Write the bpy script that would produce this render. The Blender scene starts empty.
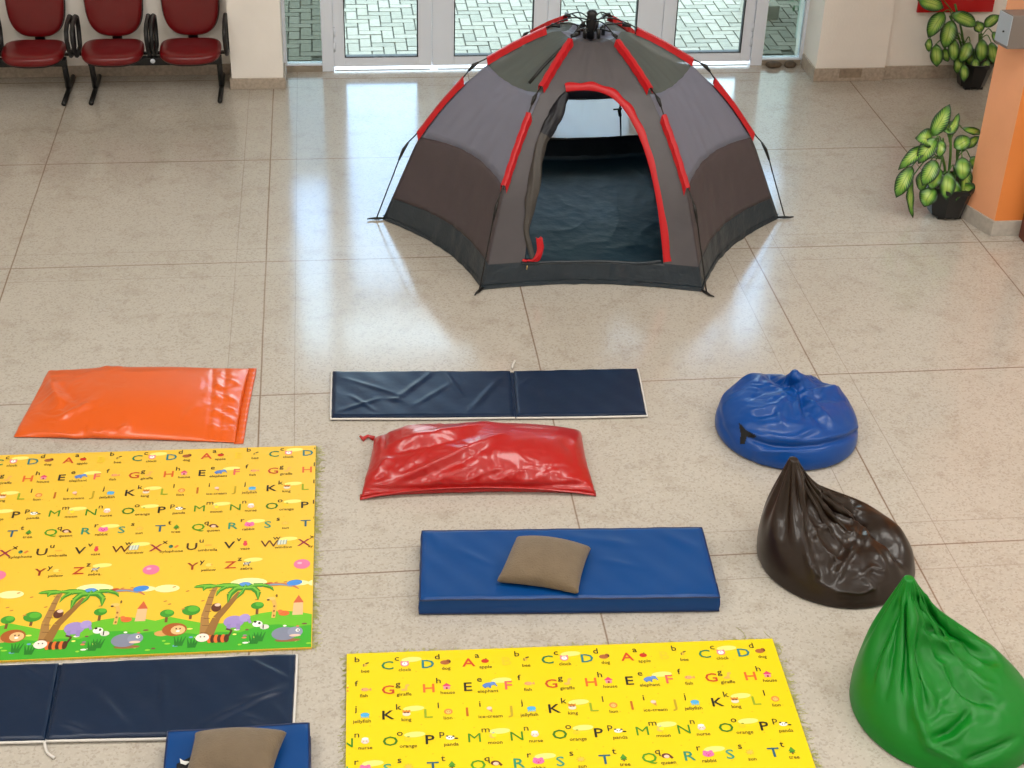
import bpy, bmesh, math, random
import numpy as np
from mathutils import Vector, Matrix
from mathutils.bvhtree import BVHTree
random.seed(7)
SC = bpy.context.scene
COL = SC.collection
# ------------------------------------------------------------------ camera
F, PITCH, YAW, ROLL, CAMZ = 1540.0, 0.56275, 0.13198, 0.03366, 4.385
def cam_axes():
    cy, sy, cp, sp = math.cos(YAW), math.sin(YAW), math.cos(PITCH), math.sin(PITCH)
    f = Vector((sy*cp, cy*cp, -sp)); r = Vector((cy, -sy, 0)); u = r.cross(f)
    cr, sr = math.cos(ROLL), math.sin(ROLL)
    return cr*r + sr*u, -sr*r + cr*u, f
RT, UP, FW = cam_axes()
CAM = Vector((0, 0, CAMZ))
def ray(x, y): return (x-512)/F*RT - (y-384)/F*UP + FW
def gz(x, y, z=0.0):                       # photo position -> point at height z
    d = ray(x, y); return CAM + d*((z-CAMZ)/d.z)
def gy(x, y, Y):                           # photo position -> point at depth Y
    d = ray(x, y); return CAM + d*(Y/d.y)
cd = bpy.data.cameras.new('camera'); cam = bpy.data.objects.new('camera', cd); COL.objects.link(cam)
cd.sensor_width = 36; cd.lens = F/1024*36; cd.clip_end = 200
cam.matrix_world = Matrix(((RT.x, UP.x, -FW.x, 0), (RT.y, UP.y, -FW.y, 0), (RT.z, UP.z, -FW.z, CAMZ), (0, 0, 0, 1)))
SC.camera = cam
SC.view_settings.view_transform = 'Standard'; SC.view_settings.look = 'None'
SC.view_settings.gamma = 1; SC.view_settings.use_curve_mapping = False
SC.view_settings.exposure = 0.0
# ------------------------------------------------------------------ materials
def lin(c):
    return tuple(((v/255)/12.92 if v/255 <= .04045 else ((v/255+.055)/1.055)**2.4) for v in c) + (1,)
def M(name, rgb, rough=.5, metal=0, var=0.0, vscale=8, bump=0.0, bscale=30, spec=.5, coat=0, sheen=0, detail=3):
    m = bpy.data.materials.new(name); m.use_nodes = True
    n = m.node_tree.nodes; l = m.node_tree.links; p = n['Principled BSDF']
    c = lin(rgb); p.inputs['Base Color'].default_value = c
    p.inputs['Roughness'].default_value = rough; p.inputs['Metallic'].default_value = metal
    p.inputs['Specular IOR Level'].default_value = spec
    p.inputs['Coat Weight'].default_value = coat; p.inputs['Sheen Weight'].default_value = sheen
    tc = n.new('ShaderNodeTexCoord')
    if var:
        t = n.new('ShaderNodeTexNoise'); t.inputs['Scale'].default_value = vscale; t.inputs['Detail'].default_value = detail
        l.new(tc.outputs['Object'], t.inputs['Vector'])
        r = n.new('ShaderNodeValToRGB'); r.color_ramp.elements[0].position = .3; r.color_ramp.elements[1].position = .7
        r.color_ramp.elements[0].color = tuple(v*(1-var) for v in c[:3])+(1,)
        r.color_ramp.elements[1].color = tuple(min(1, v*(1+var)) for v in c[:3])+(1,)
        l.new(t.outputs['Fac'], r.inputs['Fac']); l.new(r.outputs['Color'], p.inputs['Base Color'])
    if bump:
        t = n.new('ShaderNodeTexNoise'); t.inputs['Scale'].default_value = bscale; t.inputs['Detail'].default_value = detail
        l.new(tc.outputs['Object'], t.inputs['Vector'])
        b = n.new('ShaderNodeBump'); b.inputs['Strength'].default_value = bump; b.inputs['Distance'].default_value = .01
        l.new(t.outputs['Fac'], b.inputs['Height']); l.new(b.outputs['Normal'], p.inputs['Normal'])
    return m
# ------------------------------------------------------------------ mesh helpers
class MB:
    def __init__(s): s.v = []; s.f = []; s.m = []; s.mats = []; s.smooth = []
    def mi(s, mat):
        if mat not in s.mats: s.mats.append(mat)
        return s.mats.index(mat)
    def add(s, vs, fs, mat=None, smooth=False):
        b = len(s.v); s.v += [tuple(v) for v in vs]; s.f += [tuple(b+i for i in f) for f in fs]
        k = s.mi(mat) if mat is not None else 0
        s.m += [k]*len(fs); s.smooth += [smooth]*len(fs); return s
    def box(s, a, b, mat=None, M4=None):
        x0, y0, z0 = a; x1, y1, z1 = b
        vs = [Vector(p) for p in ((x0,y0,z0),(x1,y0,z0),(x1,y1,z0),(x0,y1,z0),(x0,y0,z1),(x1,y0,z1),(x1,y1,z1),(x0,y1,z1))]
        if M4: vs = [M4 @ v for v in vs]
        return s.add(vs, [(0,3,2,1),(4,5,6,7),(0,1,5,4),(1,2,6,5),(2,3,7,6),(3,0,4,7)], mat)
    def tube(s, pts, r, mat=None, n=8, closed=False):
        pts = [Vector(p) for p in pts]; N = len(pts); rr = r if isinstance(r, (list, tuple)) else [r]*N
        vs = []; up = None
        for i, p in enumerate(pts):
            a = pts[(i-1) % N] if (closed or i) else p; b = pts[(i+1) % N] if (closed or i < N-1) else p
            t = (b-a).normalized()
            if up is None: up = t.cross(Vector((.13,.2,1))) ; up = up if up.length > .05 else t.cross(Vector((1,0,0)))
            up = (up - t*up.dot(t)).normalized(); w = t.cross(up)
            for k in range(n):
                an = 2*math.pi*k/n; vs.append(p + (up*math.cos(an) + w*math.sin(an))*rr[i])
        fs = []
        for i in range(N if closed else N-1):
            for k in range(n):
                j = (i+1) % N; fs.append((i*n+k, i*n+(k+1) % n, j*n+(k+1) % n, j*n+k))
        if not closed:
            fs.append(tuple(range(n))[::-1]); fs.append(tuple((N-1)*n+k for k in range(n)))
        return s.add(vs, fs, mat, True)
    def grid(s, P, mat=None, closed_u=False, smooth=True, matf=None):
        nv = len(P); nu = len(P[0]); b = len(s.v)
        s.v += [tuple(p) for row in P for p in row]
        for j in range(nv-1):
            for i in range(nu if closed_u else nu-1):
                k = (i+1) % nu; s.f.append((b+j*nu+i, b+j*nu+k, b+(j+1)*nu+k, b+(j+1)*nu+i))
                s.m.append(s.mi(matf(i, j) if matf else mat) if (matf or mat) else 0); s.smooth.append(smooth)
        return s
    def prism(s, poly, z0, z1, mat=None):
        n = len(poly); vs = [(x, y, z0) for x, y in poly] + [(x, y, z1) for x, y in poly]
        fs = [tuple(range(n))[::-1], tuple(range(n, 2*n))] + [(i, (i+1) % n, n+(i+1) % n, n+i) for i in range(n)]
        return s.add(vs, fs, mat)
    def build(s, name, mat=None, parent=None, bevel=0, solid=0, subsurf=0, origin=None, seg=2):
        me = bpy.data.meshes.new(name)
        vs = s.v
        if origin is not None: vs = [(v[0]-origin[0], v[1]-origin[1], v[2]-origin[2]) for v in vs]
        me.from_pydata(vs, [], s.f)
        for m in (s.mats if s.mats else [mat]): me.materials.append(m)
        me.polygons.foreach_set('material_index', s.m); me.polygons.foreach_set('use_smooth', s.smooth); me.update()
        o = bpy.data.objects.new(name, me); COL.objects.link(o)
        if origin is not None: o.location = origin
        if parent is not None:
            o.parent = parent
            if origin is None: o.location = -Vector(parent_world(parent))
            else: o.location = Vector(origin) - Vector(parent_world(parent))
        if solid:
            d = o.modifiers.new('solidify', 'SOLIDIFY'); d.thickness = solid; d.offset = 0
        if bevel:
            d = o.modifiers.new('bevel', 'BEVEL'); d.width = bevel; d.segments = seg; d.limit_method = 'ANGLE'
            for p in me.polygons: p.use_smooth = True
            d2 = o.modifiers.new('wn', 'WEIGHTED_NORMAL'); d2.keep_sharp = True
        if subsurf:
            d = o.modifiers.new('subsurf', 'SUBSURF'); d.levels = d.render_levels = subsurf
        return o
def parent_world(p):
    v = Vector(p.location)
    while p.parent is not None: p = p.parent; v = v + Vector(p.location)
    return v
def tag(o, label, cat=None, group=None, kind=None):
    if label: o['label'] = label
    if cat: o['category'] = cat
    if group: o['group'] = group
    if kind: o['kind'] = kind
    return o
def empty(name, loc, label, cat, group=None):
    o = bpy.data.objects.new(name, None); o.empty_display_size = .1; COL.objects.link(o); o.location = loc
    return tag(o, label, cat, group)
def struct(name, mb, mat=None, **k):
    o = mb.build(name, mat, **k); o['kind'] = 'structure'; return o
def copy_tree(o, parent=None):
    c = o.copy(); COL.objects.link(c); c.parent = parent
    for ch in o.children: copy_tree(ch, c)
    return c
# ------------------------------------------------------------------ cloth relaxation (position based)
def colour_edges(E):
    used = {}; groups = {}
    for idx, (a, b) in enumerate(E):
        ua = used.setdefault(a, set()); ub = used.setdefault(b, set()); c = 0
        while c in ua or c in ub: c += 1
        ua.add(c); ub.add(c); groups.setdefault(c, []).append(idx)
    return [np.array(g) for g in groups.values()]
def relax(X, quads, bend, Vfrac, steps=120, iters=8, rest=None, pin=None, kp=60., hydro=None, poke=None, kc=.5, kb=.08, g=9.8, dt=.012, damp=.97, V0=None):
    X = np.array(X, float); R = np.array(rest if rest is not None else X, float)
    Q = np.array(quads); E = set()
    for a, b, c, d in quads:
        for p, q in ((a,b),(b,c),(c,d),(d,a),(a,c),(b,d)):
            if p != q: E.add((min(p,q), max(p,q)))
    E = sorted(E); nb = len(E); Bd = sorted(set((min(p,q), max(p,q)) for p, q in bend if p != q) - set(E))
    A = np.array(E + Bd); L = np.linalg.norm(R[A[:,0]]-R[A[:,1]], axis=1)
    kt = np.ones(len(A)); kt[nb:] = kb; kk = np.full(len(A), kc); kk[nb:] = kb
    G = colour_edges([tuple(e) for e in A])
    T = np.vstack([Q[:, [0,1,2]], Q[:, [0,2,3]]])
    n = len(X); W = np.ones(n)
    if pin is not None: W[pin] = 0
    V = np.zeros_like(X); grp = []
    for gi in G:
        i, j = A[gi,0], A[gi,1]; ws = W[i]+W[j]; ws[ws == 0] = 1
        grp.append((i, j, L[gi], kt[gi], kk[gi], (W[i]/ws)[:,None], (W[j]/ws)[:,None]))
    for st in range(steps):
        a, b, c = X[T[:,0]], X[T[:,1]], X[T[:,2]]
        nr = np.cross(b-a, c-a)/2; vol = np.einsum('ij,ij->', a, np.cross(b, c))/6
        if V0 is None: V0 = vol
        fn = np.zeros_like(X)
        for k in range(3):
            for ax in range(3): fn[:,ax] += np.bincount(T[:,k], nr[:,ax], n)/3
        pr = kp*max(-.3, (V0*Vfrac-vol)/(V0*Vfrac))
        if hydro: pr = pr + hydro[0]*np.maximum(0, hydro[1]-X[:,2])[:,None]
        ar = np.linalg.norm(nr, axis=1).sum()/n
        V += dt*(fn/ar*pr); V[:,2] -= dt*g; V *= W[:,None]
        P = X + dt*V
        for it in range(iters):
            for i, j, l0, k1, k2, wi, wj in grp:
                d = P[j]-P[i]; ln = np.maximum(np.linalg.norm(d, axis=1), 1e-9); s = ln-l0
                s = np.where(s > 0, k1, k2)*s/ln; d = d*s[:,None]
                P[i] += d*wi; P[j] -= d*wj
            if poke is not None:
                for (c0, c1, rad, s0, s1, s2) in poke:
                    if s0 <= st < s2:
                        u = min(1, (st-s0)/max(1, s1-s0)); cc = np.array(c0)*(1-u)+np.array(c1)*u
                        d = P-cc; ln = np.linalg.norm(d, axis=1); k = (ln < rad) & (W > 0)
                        P[k] = cc + d[k]/ln[k][:,None]*rad
            low = P[:,2] < .002
            P[low,2] = .002
        P[low,:2] = P[low,:2]*.3 + X[low,:2]*.7
        V = (P-X)/dt*damp; X = P
    return X
def pillow_mesh(w, h, nx, ny, Vfrac, quad, seed=0, seam=.0, base=0.0, steps=110, kp=60., puff=.3, kc=.4, lay=0.0, g=9.8):
    """two sheets sewn at the rim and filled, then laid in the quadrilateral of floor corners TL, TR, BR, BL"""
    rs = np.random.RandomState(seed); ids = {}; X = []
    def vid(i, j, top):
        rim = i in (0, nx) or j in (0, ny); k = (i, j, True if rim else top)
        if k not in ids:
            ids[k] = len(X)
            z = .02 + (0 if rim else (.012 if top else -.012)) + rs.rand()*.004
            X.append((i/nx*w-w/2, h/2-j/ny*h, z))
        return ids[k]
    quads = []; bend = []
    for top in (True, False):
        for j in range(ny):
            for i in range(nx):
                q = (vid(i,j,top), vid(i,j+1,top), vid(i+1,j+1,top), vid(i+1,j,top))
                quads.append(q if top else q[::-1])
        for j in range(ny+1):
            for i in range(nx-1): bend.append((vid(i,j,top), vid(i+2,j,top)))
        for i in range(nx+1):
            for j in range(ny-1): bend.append((vid(i,j,top), vid(i,j+2,top)))
    R = np.array(X); R[:,2] = .02
    V0 = w*h*min(w, h)*puff
    P = relax(X, quads, bend, Vfrac, rest=R, steps=steps, kp=kp, kc=kc, V0=V0, g=g, kb=.03, damp=.95)
    c = [P[ids[(0,0,True)]], P[ids[(nx,0,True)]], P[ids[(nx,ny,True)]], P[ids[(0,ny,True)]]]
    src = np.array([[p[0], p[1]] for p in c]); dst = np.array([[q[0], q[1]] for q in quad])
    A = np.zeros((8, 8)); bb = np.zeros(8)
    for k in range(4):
        x, y = src[k]; X_, Y_ = dst[k]
        A[2*k] = [x, y, 1, 0, 0, 0, -x*X_, -y*X_]; A[2*k+1] = [0, 0, 0, x, y, 1, -x*Y_, -y*Y_]; bb[2*k] = X_; bb[2*k+1] = Y_
    H = np.append(np.linalg.solve(A, bb), 1).reshape(3, 3)
    q = (H @ np.vstack([P[:,0], P[:,1], np.ones(len(P))])).T
    P[:,0] = q[:,0]/q[:,2]; P[:,1] = q[:,1]/q[:,2]; P[:,2] += base
    return P, quads, ids
from mathutils import noise as MN
def px_of(P):
    d = P-CAM; w = d.dot(FW); return 512+F*d.dot(RT)/w, 384-F*d.dot(UP)/w
def seg_dist(x, y, pts):
    best = 1e9; at = 0; n = len(pts)-1
    for i in range(n):
        (ax, ay), (bx_, by_) = pts[i], pts[i+1]; dx, dy = bx_-ax, by_-ay; L = dx*dx+dy*dy
        t = max(0, min(1, ((x-ax)*dx+(y-ay)*dy)/L)); d = math.hypot(x-ax-dx*t, y-ay-dy*t)
        if d < best: best = d; at = (i+t)/n
    return best, at
def sculpt(o, folds=(), lumps=(), crumple=(), level=1, floor_z=.002, edge=0.0):
    # modelled creases: folds = (outline of the crease as seen in the photo, width px, height m); lumps = (x, y, rx, ry, height); crumple = (x, y, rx, ry, height, cell size)
    for m in list(o.modifiers): o.modifiers.remove(m)
    if level:
        s = o.modifiers.new('s', 'SUBSURF'); s.levels = level
    dg = bpy.context.evaluated_depsgraph_get(); dg.update()
    me = bpy.data.meshes.new_from_object(o.evaluated_get(dg)); 
    for m in list(o.modifiers): o.modifiers.remove(m)
    org = parent_world(o); bbs = []
    for f_ in folds:
        xs = [p[0] for p in f_[0]]; ys = [p[1] for p in f_[0]]; w = f_[1]*3; bbs.append((min(xs)-w, max(xs)+w, min(ys)-w, max(ys)+w))
    new = []
    for v in me.vertices:
        P = v.co+org; x, y = px_of(P); N = v.normal; k = max(0, min(1, (CAM-P).normalized().dot(N)*4+.3)); d = 0
        if k > 0:
            for f_, bb in zip(folds, bbs):
                if bb[0] < x < bb[1] and bb[2] < y < bb[3]:
                    q, t = seg_dist(x, y, f_[0]); g = math.exp(-(q/f_[1])**1.5)*min(1, .25+4*t*(1-t)) if len(f_) < 4 else math.exp(-(q/f_[1])**1.5)
                    d += f_[2]*g
            for (cx, cy, rx, ry, hh) in lumps:
                q = ((x-cx)/rx)**2+((y-cy)/ry)**2
                if q < 6: d += hh*math.exp(-q)
            for (cx, cy, rx, ry, hh, cs) in crumple:
                q = ((x-cx)/rx)**2+((y-cy)/ry)**2
                if q < 3:
                    W = P/cs + Vector((MN.noise(P*9), MN.noise(P*9+Vector((5, 1, 2))), 0))*1.3
                    dd, _ = MN.voronoi(W); r = min(.5, dd[1]-dd[0])
                    d += hh*(r*2-.5)*math.exp(-q*.8) + hh*.6*MN.noise(W*.6)
        new.append(v.co+N*d*k)
    for v, c in zip(me.vertices, new): v.co = c; v.co.z = max(floor_z-org.z, c.z)
    me.update(); o.data = me
    for p in me.polygons: p.use_smooth = True
def sewn_rim(ids, nx, ny):
    r = [(i, 0) for i in range(nx)] + [(nx, j) for j in range(ny)] + [(i, ny) for i in range(nx, 0, -1)] + [(0, j) for j in range(ny, 0, -1)]
    return [ids[(i, j, True)] for i, j in r]
CEIL_W = 108.0
# ================================================================== SETTING
def nd(nt, typ, **kw):
    n = nt.nodes.new(typ)
    for k, v in kw.items(): setattr(n, k, v)
    return n
def mth(nt, op, a, b=None, c=None):
    n = nt.nodes.new('ShaderNodeMath'); n.operation = op
    for i, v in enumerate((a, b, c)):
        if v is None: continue
        if isinstance(v, (int, float)): n.inputs[i].default_value = v
        else: nt.links.new(v, n.inputs[i])
    return n.outputs[0]
def mixc(nt, f, a, b, mode='MIX'):
    n = nt.nodes.new('ShaderNodeMix'); n.data_type = 'RGBA'; n.blend_type = mode
    for s, v in ((n.inputs[0], f), (n.inputs[6], a), (n.inputs[7], b)):
        if isinstance(v, (int, float)): s.default_value = v
        elif isinstance(v, tuple): s.default_value = v
        else: nt.links.new(v, s)
    return n.outputs[2]
def floor_material():
    m = bpy.data.materials.new('polished_terrazzo'); m.use_nodes = True; nt = m.node_tree; p = nt.nodes['Principled BSDF']
    g = nd(nt, 'ShaderNodeNewGeometry'); s = nd(nt, 'ShaderNodeSeparateXYZ'); nt.links.new(g.outputs['Position'], s.inputs[0])
    X, Y = s.outputs[0], s.outputs[1]
    def noise(scale, det=4, rough=.55):
        t = nd(nt, 'ShaderNodeTexNoise'); t.inputs['Scale'].default_value = scale; t.inputs['Detail'].default_value = det
        t.inputs['Roughness'].default_value = rough; nt.links.new(g.outputs['Position'], t.inputs['Vector']); return t.outputs['Fac']
    def near(c, x0, per): return mth(nt, 'ABSOLUTE', mth(nt, 'SUBTRACT', mth(nt, 'FLOORED_MODULO', mth(nt, 'ADD', c, per/2-x0), per), per/2))
    def line(d, w): return mth(nt, 'SUBTRACT', 1.0, mth(nt, 'SMOOTH_MIN', mth(nt, 'DIVIDE', d, w), 1.0, .3))
    fine = noise(320, 2); sp = nd(nt, 'ShaderNodeTexVoronoi'); sp.inputs['Scale'].default_value = 110; nt.links.new(g.outputs['Position'], sp.inputs['Vector'])
    base = mixc(nt, noise(1.1, 6), lin((178, 170, 158)), lin((194, 187, 176)))
    base = mixc(nt, mth(nt, 'MULTIPLY', mth(nt, 'SUBTRACT', noise(5.5, 7, .65), .52), 2.2), base, lin((148, 134, 116)))
    st = nd(nt, 'ShaderNodeSeparateColor'); nt.links.new(sp.outputs['Color'], st.inputs[0])
    chip = mth(nt, 'GREATER_THAN', st.outputs[0], .78)
    base = mixc(nt, mth(nt, 'MULTIPLY', chip, .22), base, lin((110, 98, 86)))
    chip2 = mth(nt, 'LESS_THAN', st.outputs[1], .2)
    base = mixc(nt, mth(nt, 'MULTIPLY', chip2, .22), base, lin((205, 200, 190)))
    base = mixc(nt, mth(nt, 'MULTIPLY', mth(nt, 'SUBTRACT', fine, .5), .5), base, lin((120, 106, 92)))
    wob = mth(nt, 'MULTIPLY', mth(nt, 'SUBTRACT', noise(3, 2), .5), .006)
    Xw = mth(nt, 'ADD', X, wob); Yw = mth(nt, 'ADD', Y, wob)
    main = mth(nt, 'MAXIMUM', line(near(Xw, -1.9135, 1.5), .0065), line(near(Yw, 5.370, 1.5), .0065))
    tx = mth(nt, 'ABSOLUTE', mth(nt, 'SUBTRACT', near(Xw, -.4135, 3.0), .178)); ty = mth(nt, 'ABSOLUTE', mth(nt, 'SUBTRACT', near(Yw, 5.370, 3.0), .172))
    thin = mth(nt, 'MAXIMUM', line(tx, .0035), line(ty, .0035))
    lv = noise(.7, 3)
    base = mixc(nt, mth(nt, 'MULTIPLY', mth(nt, 'MAXIMUM', thin, 0.0), mth(nt, 'ADD', lv, .05)), base, lin((120, 106, 92)))
    base = mixc(nt, mth(nt, 'MULTIPLY', mth(nt, 'MAXIMUM', main, 0.0), mth(nt, 'ADD', lv, .4)), base, lin((112, 84, 60)))
    nt.links.new(base, p.inputs['Base Color'])
    rg = mth(nt, 'MULTIPLY_ADD', noise(2.2, 5), .12, FLOOR_ROUGH-.06); nt.links.new(rg, p.inputs['Roughness'])
    p.inputs['IOR'].default_value = 1.62
    b = nd(nt, 'ShaderNodeBump'); b.inputs['Strength'].default_value = .12; b.inputs['Distance'].default_value = .004
    nt.links.new(noise(1.8, 3), b.inputs['Height']); nt.links.new(b.outputs['Normal'], p.inputs['Normal'])
    return m
FLOOR_ROUGH = .15
WALL = M('cream_wall_paint', (248, 242, 234), .55, var=.03, vscale=3, bump=.15, bscale=60)
BASE = M('terrazzo_skirting', (176, 162, 146), .4, var=.18, vscale=40)
ALU = M('white_door_metal', (228, 234, 244), .35, var=.02, vscale=2)
RUB = M('black_gasket', (24, 26, 28), .6)
BLACK = M('black_metal', (14, 14, 15), .38)
BLKPL = M('black_plastic', (20, 20, 22), .42, bump=.1, bscale=120)
def glass(name, tint, refl=.06):
    m = bpy.data.materials.new(name); m.use_nodes = True; nt = m.node_tree; nt.nodes.remove(nt.nodes['Principled BSDF'])
    t = nd(nt, 'ShaderNodeBsdfTransparent'); t.inputs[0].default_value = tint+(1,)
    g = nd(nt, 'ShaderNodeBsdfGlossy'); g.inputs['Roughness'].default_value = .02
    fr = nd(nt, 'ShaderNodeFresnel'); fr.inputs[0].default_value = 1.45
    mx = nd(nt, 'ShaderNodeMixShader'); nt.links.new(fr.outputs[0], mx.inputs[0]); nt.links.new(t.outputs[0], mx.inputs[1]); nt.links.new(g.outputs[0], mx.inputs[2])
    nt.links.new(mx.outputs[0], nt.nodes['Material Output'].inputs[0]); return m
CLEAR = glass('clear_door_glass', (.93, .97, .96)); SHADE_TINT = glass('shade_tinted_glass', (.50, .53, .50))  # tint puts the shade on the ground outside into the lower sidelight glass
struct('floor', MB().box((-6, -4, -.1), (8.5, 11.70, 0)), floor_material())
struct('ceiling', MB().box((-6.2, -4.2, 5.6), (8.7, 11.9, 5.8)), M('white_ceiling', (235, 235, 232), .8))
struct('wall_left', MB().box((-6.2, -4, 0), (-6, 11.6, 5.6)), WALL)
struct('wall_right', MB().box((8.5, -4, 0), (8.7, 11.6, 5.6)), WALL)
struct('wall_near', MB().box((-6, -4.2, 0), (8.5, -4, 5.6)), WALL)
DY = 11.56
struct('wall_back', MB().box((-6, 11.50, 0), (-.72, 11.75, 5.6)), WALL)
struct('wall_back_pillar', MB().box((-.72, 11.19, 0), (-.335, 11.75, 5.6)), WALL)
struct('wall_back_right', MB().box((3.80, 11.17, 0), (4.36, 11.75, 5.6)).box((4.36, 11.20, 0), (8.5, 11.75, 5.6)), WALL)
struct('wall_back_lintel', MB().box((-.335, 11.45, 2.75), (3.80, 11.75, 5.6)), WALL)
b = MB().box((-6, 11.485, 0), (-.735, 11.50, .085)).box((-.735, 11.175, 0), (-.72, 11.50, .085)).box((-.735, 11.172, 0), (-.32, 11.19, .085)).box((-.335, 11.19, 0), (-.32, 11.5, .085))
struct('baseboard_left', b, BASE, bevel=.004)
b = MB().box((3.785, 11.152, 0), (4.36, 11.17, .105)).box((3.785, 11.17, 0), (3.80, 11.5, .105)).box((4.36, 11.182, 0), (8.5, 11.20, .105))
struct('baseboard_right', b, BASE, bevel=.004)
DARK_PATCH = M('dark_skirting_patch', (150, 134, 116), .6, var=.25, vscale=20)  # darker mottled patch on the front of the right skirting
st = MB()
st.prism([(3.99, 11.1505), (4.17, 11.1505), (4.16, 11.1515), (4.0, 11.1515)], .03, .103)
struct('trim_1', st, DARK_PATCH)
# ---- door frame, leaves and sidelights
def frame_rect(mb, x0, x1, z0, z1, w, y0, y1, wb=None, wt=None):
    wb = wb or w; wt = wt or w
    mb.box((x0, y0, z0), (x0+w, y1, z1)); mb.box((x1-w, y0, z0), (x1, y1, z1)); mb.box((x0+w, y0, z0), (x1-w, y1, z0+wb)); mb.box((x0+w, y0, z1-wt), (x1-w, y1, z1))
fr = MB()
fr.box((-.04, 11.52, 0), (.05, 11.60, 2.75)); fr.box((3.37, 11.52, 0), (3.465, 11.60, 2.75))
fr.box((-.335, 11.53, 2.68), (3.80, 11.60, 2.75)); fr.box((.05, 11.53, 2.10), (3.37, 11.60, 2.17))
fr.box((-.335, 11.53, .045), (-.04, 11.60, .058)); fr.box((3.465, 11.53, .04), (3.80, 11.60, .053)); fr.box((-.335, 11.53, .86), (-.04, 11.60, .92)); fr.box((3.465, 11.53, .86), (3.80, 11.60, .92))
fr.box((-.335, 11.53, .05), (-.31, 11.60, 2.68)); fr.box((3.775, 11.53, .045), (3.80, 11.60, 2.68))
struct('window_1', fr, ALU, bevel=.003)
struct('trim_3', MB().box((-.32, 11.52, 0), (-.04, 11.60, .045)).box((3.465, 11.52, 0), (3.785, 11.60, .04)), M('grey_brown_kerb', (150, 138, 122), .6, var=.15, vscale=15))
sg = MB().box((-.31, 11.562, .05), (-.04, 11.570, .86)); wg = struct('window_2', sg, SHADE_TINT)
struct('window_3', MB().box((3.465, 11.562, .045), (3.775, 11.570, .86)), SHADE_TINT)
struct('window_4', MB().box((-.31, 11.562, .92), (-.04, 11.570, 2.68)).box((3.465, 11.562, .92), (3.775, 11.570, 2.68)).box((.05, 11.562, 2.17), (3.37, 11.570, 2.68)), CLEAR)
leaves = [(.0505, .812, .075, .705), (.816, 1.712, .985, 1.605), (1.716, 2.628, 1.81, 2.425), (2.632, 3.366, 2.735, 3.285)]
hinge = [.058, None, None, 3.36]
for i, (x0, x1, g0, g1) in enumerate(leaves):
    d = MB(); y0, y1 = 11.535, 11.585; z0, z1 = .032, 2.095
    g0 = max(g0, x0+.06)
    if i == 0: g0 = .135
    d.box((x0, y0, z0), (g0, y1, z1)); d.box((g1, y0, z0), (x1, y1, z1)); d.box((g0, y0, z0), (g1, y1, .105)); d.box((g0, y0, z1-.1), (g1, y1, z1))
    do = struct('door_%d' % (i+1), d, ALU, bevel=.003)
    gk = MB(); w = .007
    for a, c in (((g0, .105), (g0+w, z1-.1)), ((g1-w, .105), (g1, z1-.1)), ((g0, .105), (g1, .105+w)), ((g0, z1-.1-w), (g1, z1-.1))):
        gk.box((a[0], y0-.002, a[1]), (c[0], y1+.002, c[1]))
    gk.build('gasket', RUB, do)
    MB().box((g0, 11.557, .105), (g1, 11.563, z1-.1)).build('glass_pane', CLEAR, do)
    if hinge[i] is not None:
        for hz in (.16, .28, 1.0, 1.9): MB().tube([(hinge[i], 11.528, hz), (hinge[i], 11.528, hz+.07)], .008, ALU).build('hinge', ALU, do)
    if i == 1:
        MB().tube([(1.665, 11.522, .0), (1.665, 11.522, .22)], .0045, BLACK).build('bolt_rod', BLACK, do)
        MB().tube([(1.665, 11.52, .2), (1.665, 11.515, .215), (1.665, 11.515, .245), (1.665, 11.52, .27)], [.010, .015, .015, .010], BLACK).build('bolt_latch', BLACK, do)
    if i == 2:
        MB().tube([(1.84, 11.50, .8), (1.84, 11.50, 1.3)], .014, BLACK).build('pull_handle', BLACK, do)
struct('trim_2', MB().box((.06, 11.54, 0), (.80, 11.62, .006)).box((.86, 11.54, 0), (3.36, 11.62, .006)), M('gap_light_threshold', (240, 240, 236), .4), bevel=.003)  # white colour imitates daylight showing under the door leaves
# ---- outside
def pavers():
    mb = MB(); s = .096; rs = random.Random(3)
    mats = [M('concrete_paver', c, .85, var=.1, vscale=25) for c in ((128, 126, 112), (120, 119, 106), (134, 131, 118))]
    for k in range(-90, 150):
        for m in range(-36, 46):
            for (x, y, w, h) in ((k+4*m, k, 2, 1), (k+4*m+2, k-1, 1, 2)):
                X0 = -3 + x*s; Y0 = 11.78+(y)*s
                if X0 < -2.5 or X0+w*s > 7 or Y0 < 11.72 or Y0+h*s > 16.5: continue
                g = .006; z = -.005+rs.random()*.004
                a, b_, c, d = X0+g, Y0+g, X0+w*s-g, Y0+h*s-g
                mb.add([(a, b_, z), (c, b_, z), (c, d, z), (a, d, z), (a, b_, -.03), (c, b_, -.03), (c, d, -.03), (a, d, -.03)], [(0, 1, 2, 3), (0, 4, 5, 1), (1, 5, 6, 2), (2, 6, 7, 3), (3, 7, 4, 0)], rs.choice(mats))
    return mb
struct('ground', pavers())
struct('ground_bed', MB().box((-40, 11.71, -.2), (45, 60, -.018)), M('dark_sand_joint', (88, 90, 80), .9, var=.2, vscale=30))
SC.world = bpy.data.worlds.new('world'); SC.world.use_nodes = True; wt = SC.world.node_tree
bg = wt.nodes['Background']; tcn = nd(wt, 'ShaderNodeTexCoord'); sx = nd(wt, 'ShaderNodeSeparateXYZ'); wt.links.new(tcn.outputs['Generated'], sx.inputs[0])
rp = nd(wt, 'ShaderNodeValToRGB'); els = rp.color_ramp.elements
stops = [(0, (.80, .84, .85)), (.33, (.72, .92, 1.0)), (.36, (.62, .84, 1.0)), (.40, (.34, .58, 1.0)), (.46, (.38, .62, 1.0)), (.52, (.62, .80, .94)), (.62, (.78, .86, .86)), (1, (.62, .74, .92))]
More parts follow.
